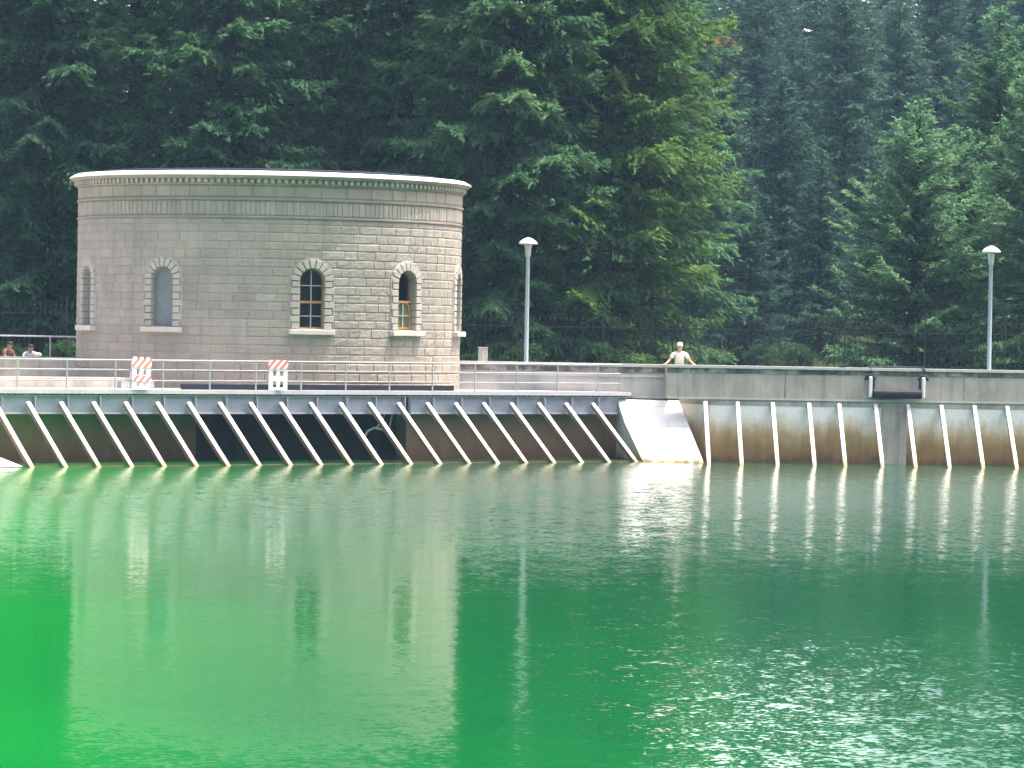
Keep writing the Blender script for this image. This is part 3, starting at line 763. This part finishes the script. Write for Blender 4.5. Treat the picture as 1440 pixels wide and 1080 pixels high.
# ------------------------------------------------------------------ fences
def fence(p0, p1, label, h=2.5, sp=.19):
    p0, p1 = Vector(p0), Vector(p1); d = p1 - p0; n = int(d.length / sp); e = d.normalized(); rz = math.atan2(e.y, e.x)
    t = thing('iron_fence', p0, label, 'fence')
    def prt(name, mb): return local(mb.build(name, M['iron']), t)
    mb = MB()
    for i in range(n + 1):
        p = p0 + e * i * sp
        mb.box(p + Vector((0, 0, h / 2)), (.016, .016, h), rz)
        mb.add([p + Vector((.03, 0, h - .02)), p + Vector((-.03, 0, h - .02)), p + Vector((0, .03, h - .02)), p + Vector((0, -.03, h - .02)), p + Vector((0, 0, h + .13))], [(0, 2, 4), (2, 1, 4), (1, 3, 4), (3, 0, 4)])
    o = prt('pickets', mb)
    for z in (.18, h - .28):
        mb = MB(); mb.box((p0 + p1) / 2 + Vector((0, 0, z)), (d.length, .03, .035), rz); prt('rail', mb)
    k = 0
    while k * 2.85 < d.length:
        mb = MB(); p = p0 + e * k * 2.85; mb.box(p + Vector((0, 0, h / 2 + .1)), (.05, .05, h + .2), rz); mb.box(p + Vector((0, 0, h + .22)), (.1, .1, .05), rz); prt('post', mb); k += 1
fence((-2.5, 125.5, 2.1), (34, 126.4, 2.1), 'long black iron picket fence behind the parapet right of the gatehouse')
fence((-30, 127, 2.1), (-12.8, 125.6, 2.1), 'black iron picket fence left of the gatehouse', 2.65)
mb = MB(); t = thing('cabinet', (-1.02, 122.3, 2.1), 'small grey metal cabinet behind the parapet beside the gatehouse', 'cabinet')
mb.box((0, 0, .72), (.32, .25, 1.44), bev=.02); mb.build('body', M['cabinet'], t); mb = MB(); mb.box((.02, -.135, .75), (.05, .02, 1.2)); mb.build('door_seam', M['sill'], t)
mb = MB(); mb.box((0, 0, 1.455), (.36, .29, .03)); mb.build('lid', M['sill'], t)
# kerb and pipe railing left of the gatehouse
mb = MB(); mb.prism([(-30, 121.0), (-14.4, 120.6), (-14.4, 121.0), (-30, 121.4)], 2.0, 2.98)
tag(mb.build('low_wall', M['parapet']), 'low grey wall left of the gatehouse with people behind it', 'wall')
t = thing('railing', (-16, 121.2, 2.1), 'short grey pipe railing on the low wall left of the gatehouse', 'railing')
part('top_rail', MB().tube([(-30, 121.2, 3.68), (-14.5, 120.85, 3.68)], .028, 8), M['rail'], t)
for x in (-28.5, -24.2, -19.9, -15.72): part('post', MB().tube([(x, 120.85 - (x + 14.5) * .0226, 2.98), (x, 120.85 - (x + 14.5) * .0226, 3.68)], .026, 8), M['rail'], t)

# ------------------------------------------------------------------ people
def skin_obj(name, verts, edges, radii, mat, parent, sub=2, root=0):
    me = bpy.data.meshes.new(name); me.from_pydata(verts, edges, []); me.materials.append(mat)
    o = bpy.data.objects.new(name, me); C.objects.link(o); o.parent = parent
    md = o.modifiers.new('skin', 'SKIN'); md.use_smooth_shade = True
    lay = me.skin_vertices[0].data if me.skin_vertices else None
    if lay is None:
        bm = bmesh.new(); bm.from_mesh(me); bm.verts.layers.skin.verify(); bm.to_mesh(me); bm.free(); lay = me.skin_vertices[0].data
    for i, r_ in enumerate(radii):
        lay[i].radius = (r_, r_) if not isinstance(r_, tuple) else r_
        lay[i].use_root = (i == root)
    ss = o.modifiers.new('sub', 'SUBSURF'); ss.levels = sub; ss.render_levels = sub
    return o
class Sk:
    def __init__(s): s.v = []; s.e = []; s.r = []
    def p(s, co, r_, frm=None):
        s.v.append(tuple(co)); s.r.append(r_)
        if frm is not None: s.e.append((frm, len(s.v) - 1))
        return len(s.v) - 1
def hand(sk, wrist, wi, dirv, side):
    """palm, four unequal curled fingers and a thumb leaving the side of the palm"""
    d = Vector(dirv).normalized(); up = Vector((0, 0, 1)); sd = d.cross(up).normalized() * side; w = Vector(wrist)
    palm = sk.p(w + d * .05, .030, wi); kn = sk.p(w + d * .09, .028, palm)
    for k, ln in enumerate((.068, .078, .072, .055)):
        o = (k - 1.5) * .021; b = sk.p(w + d * .10 + sd * o, .009, kn); m_ = sk.p(w + d * (.10 + ln * .6) + sd * o * 1.15 - up * .008, .008, b); sk.p(w + d * (.10 + ln) + sd * o * 1.2 - up * .03, .007, m_)
    tb = sk.p(w + d * .055 - sd * .035, .011, palm); sk.p(w + d * .095 - sd * .055 - up * .01, .009, tb)
def head_parts(t, base, mats, cap=True):
    """eyes and hair or cap on a skin-modelled head whose centre is base"""
    b = Vector(base)
    mb = MB(); mb.lathe([(.001, .125), (.05, .118), (.085, .09), (.103, .045), (.106, .015)], (b.x, b.y, b.z), 16)
    if cap: mb.add([(b.x - .085, b.y - .07, b.z + .02), (b.x + .085, b.y - .07, b.z + .02), (b.x + .06, b.y - .19, b.z + .005), (b.x - .06, b.y - .19, b.z + .005), (b.x - .085, b.y - .07, b.z + .03), (b.x + .085, b.y - .07, b.z + .03), (b.x + .06, b.y - .19, b.z + .014), (b.x - .06, b.y - .19, b.z + .014)], [(0, 1, 2, 3), (7, 6, 5, 4), (0, 4, 5, 1), (1, 5, 6, 2), (2, 6, 7, 3), (3, 7, 4, 0)])
    mb.build('cap' if cap else 'hair', mats, t, True)
    mb = MB()
    for sx in (-.033, .033): mb.lathe([(.001, -.012), (.014, -.006), (.016, 0), (.014, .006), (.001, .012)], (b.x + sx, b.y - .088, b.z + .0), 8)
    mb.build('eyes', M['hair'], t)
def standing(x, y, z, label):
    t = thing('person', (x, y, z), label, 'person')
    sk = Sk()
    pel = sk.p((0, 0, .92), (.15, .11)); ab = sk.p((0, -.02, 1.10), (.145, .105), pel); ch = sk.p((0, -.05, 1.30), (.165, .115), ab); up = sk.p((0, -.07, 1.43), (.10, .075), ch)
    nk = sk.p((0, -.085, 1.50), .055, up); jaw = sk.p((0, -.12, 1.565), (.062, .07), nk); hd = sk.p((0, -.105, 1.65), (.078, .092), jaw); sk.p((0, -.095, 1.72), (.06, .075), hd)
    sk.p((0, -.215, 1.625), .014, hd)                       # nose
    for sx in (-1, 1):
        e_ = sk.p((sx * .098, -.095, 1.635), .016, hd)        # ear
        hip = sk.p((sx * .10, 0, .86), .095, pel); kn = sk.p((sx * .12, -.02, .48), .062, hip); an = sk.p((sx * .12, .02, .08), .042, kn); sk.p((sx * .13, -.15, .04), .036, an)
        sh = sk.p((sx * .20, -.06, 1.395), .062, up); el = sk.p((sx * .34, -.12, 1.17), .045, sh); wr = sk.p((sx * .455, -.30, 1.075), .030, el)
        hand(sk, (sx * .455, -.30, 1.075), wr, (sx * .25, -1, -.12), sx)
    skin_obj('body', sk.v, sk.e, sk.r, M['skin'], t)
    s2 = Sk()
    a_ = s2.p((0, 0, .88), (.165, .125)); b_ = s2.p((0, -.02, 1.10), (.165, .125), a_); c_ = s2.p((0, -.05, 1.30), (.185, .135), b_); d_ = s2.p((0, -.07, 1.425), (.115, .088), c_)
    for sx in (-1, 1):
        e_ = s2.p((sx * .205, -.06, 1.39), .078, d_); s2.p((sx * .29, -.10, 1.245), .068, e_)
    skin_obj('shirt', s2.v, s2.e, s2.r, M['shirt'], t)
    s3 = Sk(); a_ = s3.p((0, 0, .90), (.16, .125))
    for sx in (-1, 1): b_ = s3.p((sx * .10, 0, .84), .108, a_); k_ = s3.p((sx * .12, -.01, .5), .085, b_); s3.p((sx * .12, .0, .14), .07, k_)
    skin_obj('trousers', s3.v, s3.e, s3.r, M['trouser'], t)
    head_parts(t, (0, -.105, 1.665), M['capw'], True)
    return t
standing(5.50, 117.12, 2.1, 'person in a cream shirt and pale cap leaning with both hands on the parapet')
def sitting(x, y, z, rz, shirt, label, sc=1.0):
    t = thing('person', (x, y, z), label, 'person', None, rz)
    sk = Sk()
    pel = sk.p((0, 0, .55), (.15, .12)); ab = sk.p((0, -.03, .72), (.14, .105), pel); ch = sk.p((0, -.09, .92), (.16, .115), ab); up = sk.p((0, -.14, 1.04), (.10, .075), ch)
    nk = sk.p((0, -.17, 1.10), .052, up); hd = sk.p((0, -.22, 1.21), (.078, .092), nk); sk.p((0, -.215, 1.28), (.06, .07), hd); sk.p((0, -.325, 1.18), .014, hd)
    for sx in (-1, 1):
        sk.p((sx * .098, -.215, 1.20), .016, hd)
        hip = sk.p((sx * .10, -.05, .54), .09, pel); kn = sk.p((sx * .13, -.45, .56), .062, hip); an = sk.p((sx * .13, -.42, .10), .042, kn); sk.p((sx * .13, -.58, .05), .036, an)
        sh = sk.p((sx * .20, -.13, 1.0), .060, up); el = sk.p((sx * .27, -.24, .76), .044, sh); wr = sk.p((sx * .15, -.42, .70), .030, el)
        hand(sk, (sx * .15, -.42, .70), wr, (-sx * .2, -1, -.2), sx)
    skin_obj('body', sk.v, sk.e, sk.r, M['skin'], t)
    s2 = Sk(); a_ = s2.p((0, 0, .52), (.165, .13)); b_ = s2.p((0, -.03, .72), (.16, .12), a_); c_ = s2.p((0, -.09, .92), (.18, .13), b_); d_ = s2.p((0, -.135, 1.035), (.115, .088), c_)
    for sx in (-1, 1): e_ = s2.p((sx * .205, -.13, 1.0), .075, d_); s2.p((sx * .25, -.2, .84), .064, e_)
    skin_obj('shirt', s2.v, s2.e, s2.r, shirt, t)
    s3 = Sk(); a_ = s3.p((0, -.02, .54), (.16, .13))
    for sx in (-1, 1): b_ = s3.p((sx * .10, -.08, .54), .10, a_); k_ = s3.p((sx * .13, -.45, .565), .075, b_); s3.p((sx * .13, -.42, .16), .06, k_)
    skin_obj('trousers', s3.v, s3.e, s3.r, M['trouser'], t)
    head_parts(t, (0, -.22, 1.22), M['hair'], False)
    return t
sitting(-16.55, 122.1, 2.06, rad(8), M['shirt2'], 'person in a lavender shirt sitting behind the low wall')
sitting(-17.42, 122.0, 2.14, rad(60), M['shirt3'], 'person in a russet shirt sitting at the left edge of the view')
mb = MB(); mb.prism([(-18.4, 121.75), (-15.9, 121.75), (-15.9, 122.35), (-18.4, 122.35)], 2.11, 2.52)
tag(mb.build('bench', M['parapet']), 'low concrete bench behind the low wall left of the gatehouse', 'bench')
tag(lump('bag', (-16.14, 121.05, 3.04), .12, .09, .09, M['bag'], 9, 1), 'pale cloth bag on the low wall beside the seated person', 'bag')

# ------------------------------------------------------------------ trees
def card_mesh(name, P0, D, Wv, mat, parent, T=None):
    """quads from centres P0, half-length vectors D and half-width vectors Wv (n x 3)"""
    n = len(P0)
    co = np.empty((n, 4, 3), np.float32)
    co[:, 0] = P0 - D - Wv * .55; co[:, 1] = P0 - D * .1 + Wv * 1.0 - D * .25; co[:, 2] = P0 + D; co[:, 3] = P0 - D * .1 - Wv * 1.0
    me = bpy.data.meshes.new(name); me.vertices.add(4 * n); me.vertices.foreach_set('co', co.reshape(-1))
    me.loops.add(4 * n); me.loops.foreach_set('vertex_index', np.arange(4 * n, dtype=np.int32))
    me.polygons.add(n); me.polygons.foreach_set('loop_start', np.arange(0, 4 * n, 4, dtype=np.int32)); me.polygons.foreach_set('loop_total', np.full(n, 4, np.int32))
    if T is not None: me.attributes.new('tint', 'FLOAT', 'FACE').data.foreach_set('value', T.astype(np.float32))
    me.update(calc_edges=True); me.materials.append(mat)
    o = bpy.data.objects.new(name, me); C.objects.link(o); o.parent = parent; return o
def unit(a): return a / (np.linalg.norm(a, axis=1, keepdims=True) + 1e-9)

def make_fir(seed, H, Rm, cb, mat, per=5, gap=.8, tw=.12, card=.18, cw=.05, shape=.75, droop=.25, lift=.35, wid=.5):
    g = np.random.default_rng(seed)
    root = thing('fir_tree', (0, 0, 0), 'fir', 'tree')
    tr = MB(); ph = g.uniform(0, 6)
    zs = np.linspace(-.4, H, 14); r0 = .013 * H + .10
    tr.tube([(.08 * math.sin(zz * .4 + ph), .08 * math.cos(zz * .37 + ph), zz) for zz in zs], [max(.02, r0 * (1 - zz / H * .97)) * (1.25 if i == 0 else 1) for i, zz in enumerate(zs)], 9)
    P_, D_, W_, T_ = [], [], [], []
    z = cb; k = 0
    while z < H * .985:
        f = (H - z) / (H - cb); nb = per if f > .15 else 4
        for b in range(nb):
            az = k * 2.4 + b * 2 * PI / nb + g.uniform(-.4, .4)
            Lb = Rm * (f ** shape) * (g.uniform(.55, 1.0) if g.random() < .75 else g.uniform(.95, 1.25)) + .15
            if f > .85: Lb *= g.uniform(.6, 1.0)
            el = (.55 * (1 - f) ** 1.5 - .10 * f) + g.uniform(-.15, .12)
            ax = np.array([cos(az), sin(az), 0]); zz0 = z + g.uniform(-gap / 2, gap / 2)
            dr = droop * g.uniform(.5, 1.5); bt = g.uniform(0, 1)
            def pt(s): return ax * Lb * s + np.array([0, 0, zz0 + Lb * (math.tan(el) * s - dr * s * s * 1.0 + lift * dr * 1.8 * s ** 4)])
            bp = [pt(s) for s in (0, .3, .6, .85, 1)]
            if Lb > .6: tr.tube(bp, [.012 + .011 * Lb, .01 + .008 * Lb, .008 + .005 * Lb, .008, .004], 4, False)
            nt_ = max(3, int(Lb * .85 / tw)); side = np.array([-sin(az), cos(az), 0]); ph1 = g.uniform(0, 6)
            for i in range(nt_):
                s = .06 + .94 * (i + g.uniform(0, 1)) / nt_
                lob = .72 + .28 * math.sin(s * Lb * 4.2 + ph1)              # uneven outline: the spray breaks into lobes
                p = pt(s); tang = pt(min(1, s + .05)) - pt(s - .05); tang /= np.linalg.norm(tang)
                for sd in (-1, 1):
                    l = (wid * Lb * (1 - s) ** .7 * min(1, .25 + s * 1.6) + .25) * g.uniform(.7, 1.12) * lob; l = min(l, 1.8)
                    ang = g.uniform(.55, .95)
                    d = tang * cos(ang) + side * sd * sin(ang) + np.array([0, 0, -.16 + g.uniform(-.26, .20)]); d /= np.linalg.norm(d)
                    nc = max(2, int(l / (card * .62)))
                    t = (np.arange(nc) + g.uniform(.3, .9, nc)) / nc * l
                    c = p + d * t[:, None] - np.array([0, 0, 1]) * (.20 * t * t)[:, None] + g.normal(0, .03, (nc, 3))
                    dd = unit(d + g.normal(0, .36, (nc, 3)) + np.array([0, 0, -.12]))
                    ww = unit(np.cross(dd, np.array([0, 0, 1.]) + g.normal(0, .42, (nc, 3))))
                    P_.append(c); D_.append(dd * (card * g.uniform(.7, 1.25, nc))[:, None]); W_.append(ww * (cw * g.uniform(.7, 1.35, nc))[:, None])
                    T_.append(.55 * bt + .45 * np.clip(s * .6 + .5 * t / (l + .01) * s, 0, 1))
            c = pt(1.0) + g.normal(0, .07, (6, 3)); dd = unit(ax + np.array([0, 0, .15]) + g.normal(0, .4, (6, 3)))
            P_.append(c); D_.append(dd * card); W_.append(unit(np.cross(dd, np.array([0, 0, 1.]) + g.normal(0, .4, (6, 3)))) * cw); T_.append(np.full(6, .55 * bt + .45))
        z += gap * (.5 + .5 * f) * g.uniform(.75, 1.25); k += 1
    tr.build('trunk', M['bark'], root)
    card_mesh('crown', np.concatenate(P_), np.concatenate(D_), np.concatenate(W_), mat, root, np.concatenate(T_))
    return root
def make_broadleaf(seed, H, Rm, mat, name='leafy_tree', nclump=60, per=230, card=.10, base=.25):
    g = np.random.default_rng(seed); root = thing(name, (0, 0, 0), 'broadleaf', 'tree' if name != 'shrub' else 'shrub')
    tr = MB(); tr.tube([(0, 0, -.3), (.05, 0, H * .3), (-.05, .05, H * .6), (0, 0, H * .85)], [.022 * H + .02, .016 * H + .015, .01 * H, .02], 8)
    P_, D_, W_, T_ = [], [], [], []
    for i in range(nclump):
        d = g.normal(0, 1, 3); d /= np.linalg.norm(d); r_ = g.uniform(.45, 1) ** .5
        c = np.array([d[0] * Rm * r_, d[1] * Rm * r_, H * (base + (1 - base) * .5) + d[2] * H * (1 - base) * .5 * r_])
        h0 = max(.1, c[2] * .55); tr.tube([(0, 0, h0), tuple(c * np.array([.5, .5, 1]) * .95), tuple(c)], [.008 * H, .006 * H, .008], 4, False)
        cr = Rm * g.uniform(.22, .38); T_.append(np.full(per, g.uniform(0, 1)))
        p = c + g.normal(0, .5, (per, 3)) * cr * np.array([1, 1, .6]); dd = unit(g.normal(0, 1, (per, 3)) + (p - c) * .8 / cr + np.array([0, 0, -.3]))
        P_.append(p); D_.append(dd * (card * g.uniform(.7, 1.3, per))[:, None]); W_.append(unit(np.cross(dd, g.normal(0, .6, (per, 3)) + np.array([0, 0, 1.]))) * (card * .5 * g.uniform(.7, 1.3, per))[:, None])
    tr.build('trunk' if name != 'shrub' else 'stem', M['bark'], root); card_mesh('crown' if name != 'shrub' else 'foliage', np.concatenate(P_), np.concatenate(D_), np.concatenate(W_), mat, root, np.concatenate(T_))
    return root

PROTO = {
 'big1': lambda: make_fir(21, 31, 5.8, 2.6, M['fir'], 6, .68, .11, .18, .056, .50, .26),
 'big2': lambda: make_fir(22, 29, 5.4, 3.6, M['fir'], 6, .72, .11, .18, .056, .50, .32),
 'big3': lambda: make_fir(23, 27, 5.4, 1.8, M['fir'], 6, .66, .11, .18, .056, .55, .20),
 'edge': lambda: make_fir(24, 30, 5.7, 1.3, M['fir_lit'], 6, .68, .11, .18, .056, .45, .20, .5),
 'young1': lambda: make_fir(31, 12.6, 5.7, .2, M['fir_y'], 8, .52, .10, .14, .042, .85, -.16, .0, .34),
 'young2': lambda: make_fir(32, 17.2, 5.4, .4, M['fir_y'], 8, .60, .10, .15, .044, .78, -.12, .0, .34),
 'mid1': lambda: make_fir(41, 19, 5.2, .6, M['fir_b'], 7, .72, .17, .22, .066, .78, .06),
 'mid2': lambda: make_fir(42, 16, 4.8, .3, M['fir_b'], 7, .66, .17, .22, .066, .82, .0),
 'mid3': lambda: make_fir(43, 21, 5.6, 1.0, M['fir_b'], 7, .76, .18, .22, .066, .74, .10),
 'leafy': lambda: make_broadleaf(51, 9, 3.4, M['leaf'], 'leafy_tree', 60, 220, .16),
 'orange': lambda: make_broadleaf(52, 4, 1.6, M['leaf_o'], 'leafy_tree', 30, 120, .13),
 'shrub': lambda: make_broadleaf(53, 2.0, 1.0, M['leaf'], 'shrub', 40, 110, .06, .05),
}
used = {}
def plant(kind, px, Y, sc, rz, label, group, sz=1.0):
    """px: bearing of the trunk (x/y * 5000 + 720)"""
    x = (px - 720) / 5000 * Y
    if kind not in used: used[kind] = PROTO[kind](); o = used[kind]
    else: o = copy_tree(used[kind])
    o.location = (x, Y, gz(x, Y) - .15); o.rotation_euler = (0, 0, rz); o.scale = (sc, sc, sc * sz)
    tag(o, label, None, group); return o
near = [
 ('big3', -40, 150, 1.0, 'tall dark fir at the left edge of the view'),
 ('big1', 62, 144, .92, 'tall dark fir rising just left of the gatehouse'),
 ('big2', 182, 151, 1.05, 'tall dark fir with a bare trunk above the left end of the roof'),
 ('big3', 312, 143, 1.0, 'tall fir with bright green boughs above the left middle of the roof'),
 ('big1', 440, 152, 1.0, 'tall fir behind the middle of the gatehouse roof'),
 ('big2', 562, 146, 1.0, 'tall fir with a straight dark trunk above the right half of the roof'),
 ('big3', 655, 156, 1.05, 'tall fir behind the right end of the gatehouse roof'),
 ('big1', 706, 141, .95, 'tall fir with thick dark trunk just left of the first lamp post'),
 ('edge', 846, 143, 1.0, 'large fir with yellow green boughs right of the first lamp post'),
]
rr = random.Random(5)
for k, px, Y, sc, lab in near: plant(k, px, Y, sc, rr.uniform(0, 6.3), lab, 'tall firs behind the gatehouse')
second = [('big1', 5, 178), ('big2', 120, 180), ('big3', 250, 172), ('big1', 375, 176), ('big3', 505, 174), ('big1', 610, 178), ('big3', 770, 172), ('big1', 905, 176)]
wh = ['left of the gatehouse', 'above the left end of the roof', 'above the left part of the roof', 'above the middle of the roof', 'right of the middle of the roof', 'above the right end of the roof', 'behind the first lamp post', 'behind the yellow green fir']
for (k, px, Y), w_ in zip(second, wh): plant(k, px, Y, 1.0, rr.uniform(0, 6.3), 'dark fir of the second row seen in gaps ' + w_, 'dark firs of the second row')
right = [
 ('young1', 1284, 150, 1.0, 'young bright green fir with a pointed tip left of the second lamp post', 1.0),
 ('young2', 1398, 163, 1.02, 'tall young fir rising right behind the second lamp post', 1.0),
 ('young2', 1462, 147, .80, 'young fir with long layered boughs at the right edge', 1.1),
 ('young1', 1345, 158, .95, 'young fir half hidden between the two pointed firs near the second lamp post', 1.0),
]
for k, px, Y, sc, lab, sz in right: plant(k, px, Y, sc, rr.uniform(0, 6.3), lab, 'young firs at the right', sz * (.96 if k == 'young1' else 1))
mid = [
 ('mid3', 1180, 214, .95, 'tall bluish fir with a pointed tip in the middle of the right half'),
 ('mid2', 1092, 200, .95, 'bluish fir with a low pointed tip right of the leaning person'),
 ('mid1', 1010, 206, .85, 'bluish fir behind the tips of the yellow green fir'),
 ('mid2', 1150, 192, .70, 'small bluish fir low behind the fence in the gap between the big trees'),
 ('mid2', 1050, 188, .62, 'smallest bluish fir low behind the fence to the right of the person'),
 ('mid1', 1255, 222, .95, 'bluish fir rising behind the tip of the young bright fir'),
]
for k, px, Y, sc, lab in mid: plant(k, px, Y, sc, rr.uniform(0, 6.3), lab, 'bluish firs in the middle distance')
plant('leafy', 1222, 226, .9, 1.0, 'round leafy green tree right of the tall bluish pointed fir', 'leafy trees on the hillside')
plant('leafy', 1312, 268, .95, 2.0, 'round yellow green tree near the top right of the hillside', 'leafy trees on the hillside')
plant('leafy', 1005, 262, .9, 4.0, 'pale leafy tree beside the tips of the yellow green fir', 'leafy trees on the hillside')
plant('orange', 1001, 248, 1.0, 0, 'small orange leaved tree beside the yellow green fir high up', 'leafy trees on the hillside').location.z += 9.5
third = [(40, 'left of the gatehouse'), (180, 'above the left end of the roof'), (310, 'above the left half of the roof'), (440, 'above the middle of the roof'), (560, 'above the right half of the roof'), (690, 'left of the first lamp post'), (820, 'right of the first lamp post'), (105, 'over the left edge of the roof'), (245, 'above the blind window'), (375, 'between the blind and the glazed windows'), (500, 'above the open window'), (625, 'beside the right end of the roof')]
for k, (px, w_) in enumerate(third): plant(('mid3', 'mid1')[k % 2], px, 205, 1.0, rr.uniform(0, 6.3), 'far bluish fir glimpsed between the tall firs ' + w_, 'far firs glimpsed behind the tall firs')
rowsY = [(238, 9), (262, 10), (288, 11), (316, 12), (342, 12)]
nm = ['nearest', 'second', 'third', 'fourth', 'topmost']
hill = []
for r_, (Y, n) in enumerate(rowsY):
    for i in range(n):
        px = 880 + (i + rr.uniform(.2, .8)) * (1500 - 880) / n
        lab = '%s fir from the left in the %s row of hazy firs on the hillside' % (ORD[i], nm[r_])
        plant(rr.choice(['mid1', 'mid2', 'mid3']), px, Y + rr.uniform(-8, 8), rr.uniform(.8, 1.05), rr.uniform(0, 6.3), lab, 'hazy firs on the hillside')
sh = [(672, 133, 1.3, 'beside the cabinet'), (735, 136, 1.6, 'behind the first lamp post'), (790, 134, 1.0, 'just right of the first lamp post'), (865, 135, 1.25, 'under the yellow green fir'), (915, 134, 1.0, 'left of the leaning person'),
      (1010, 140, 1.0, 'right of the leaning person'), (1125, 178, 1.5, 'between the leaning person and the hanging roller'), (1205, 176, 1.5, 'left of the hanging roller'), (1070, 182, 1.5, 'low in the gap right of the leaning person'), (20, 135, 1.2, 'at the left edge'), (88, 134, 1.4, 'beside the left wall of the gatehouse')]
for px, Y, sc, w_ in sh: plant('shrub', px, Y, sc * .55, rr.uniform(0, 6), 'leafy green shrub behind the iron fence ' + w_, 'shrubs behind the iron fence')

# ------------------------------------------------------------------ haze, light, camera
HAZE = .00022
mb = MB(); mb.box((0, 160, 27), (520, 620, 64)); hz = mb.build('haze', None or M['dark'])
hz.data.materials.clear()
m, nt, out = newmat('blue_air'); pv = N(nt, 'ShaderNodeVolumePrincipled'); pv.inputs['Color'].default_value = (.42, .72, .95, 1); pv.inputs['Density'].default_value = HAZE; pv.inputs['Anisotropy'].default_value = 0
L(nt, pv.outputs[0], out.inputs['Volume']); hz.data.materials.append(m)
tag(hz, 'thin blue haze in the air over the far hillside', 'haze', kind='stuff')

EL, AZ = rad(70), rad(86)
w = bpy.data.worlds.new('World'); S.world = w; w.use_nodes = True; nt = w.node_tree
bg = nt.nodes['Background']; sk = nt.nodes.new('ShaderNodeTexSky'); sk.sky_type = 'NISHITA'; sk.sun_disc = False
sk.sun_elevation = EL; sk.sun_rotation = AZ; sk.air_density = 1.0; sk.dust_density = 10.0; sk.ozone_density = 1.0; sk.altitude = 200

# bank of bright cloud added low beyond the hill for white glare on the water
tc = nt.nodes.new('ShaderNodeTexCoord'); sp = N(nt, 'ShaderNodeSeparateXYZ'); L(nt, tc.outputs['Generated'], sp.inputs[0])
cn = noise(nt, tc.outputs['Generated'], 14, 5, .55, (1, 1, .8))
cl = math_(nt, 'MULTIPLY', N_map(nt, sp.outputs['Y'], .1, .7), N_map(nt, sp.outputs['Z'], .55, .22))
cl = math_(nt, 'MULTIPLY', cl, ramp(nt, cn, [(.40, (.12, .12, .12)), (.58, (1, 1, 1))]))
nt.links.new(mixc(nt, cl, sk.outputs[0], (9.5, 9.6, 9.8)), bg.inputs['Color']); bg.inputs['Strength'].default_value = .15
sl = bpy.data.lights.new('sun', 'SUN'); sl.energy = 2.3; sl.angle = rad(.6); sl.color = (1, .95, .86)
so = bpy.data.objects.new('sun', sl); C.objects.link(so); so.location = (20, 100, 60)
sd = Vector((sin(AZ) * cos(EL), cos(AZ) * cos(EL), sin(EL))); so.rotation_euler = sd.to_track_quat('Z', 'Y').to_euler()

cam = bpy.data.cameras.new('camera'); co = bpy.data.objects.new('camera', cam); C.objects.link(co); S.camera = co
cam.sensor_width = 36; cam.lens = 5000 / 1440 * 36; cam.clip_start = .5; cam.clip_end = 2000
p = (540 - 455) / 5000; r = .018
fwd = Vector((0, cos(p), -sin(p))); upv = Vector((0, sin(p), cos(p))); rt = Vector((1, 0, 0))
cr = rt * cos(r) + upv * sin(r); cu = upv * cos(r) - rt * sin(r)
co.matrix_world = Matrix(((cr.x, cu.x, -fwd.x, 0), (cr.y, cu.y, -fwd.y, 0), (cr.z, cu.z, -fwd.z, 4.4), (0, 0, 0, 1)))
S.view_settings.view_transform = 'Standard'; S.view_settings.look = 'None'; S.view_settings.exposure = 1.6; S.view_settings.gamma = 1
S.render.engine = 'CYCLES'
cy = S.cycles; cy.max_bounces = 6; cy.diffuse_bounces = 3; cy.glossy_bounces = 3; cy.transmission_bounces = 3; cy.volume_bounces = 0; cy.transparent_max_bounces = 6; cy.use_denoising = True
cy.caustics_reflective = False; cy.caustics_refractive = False
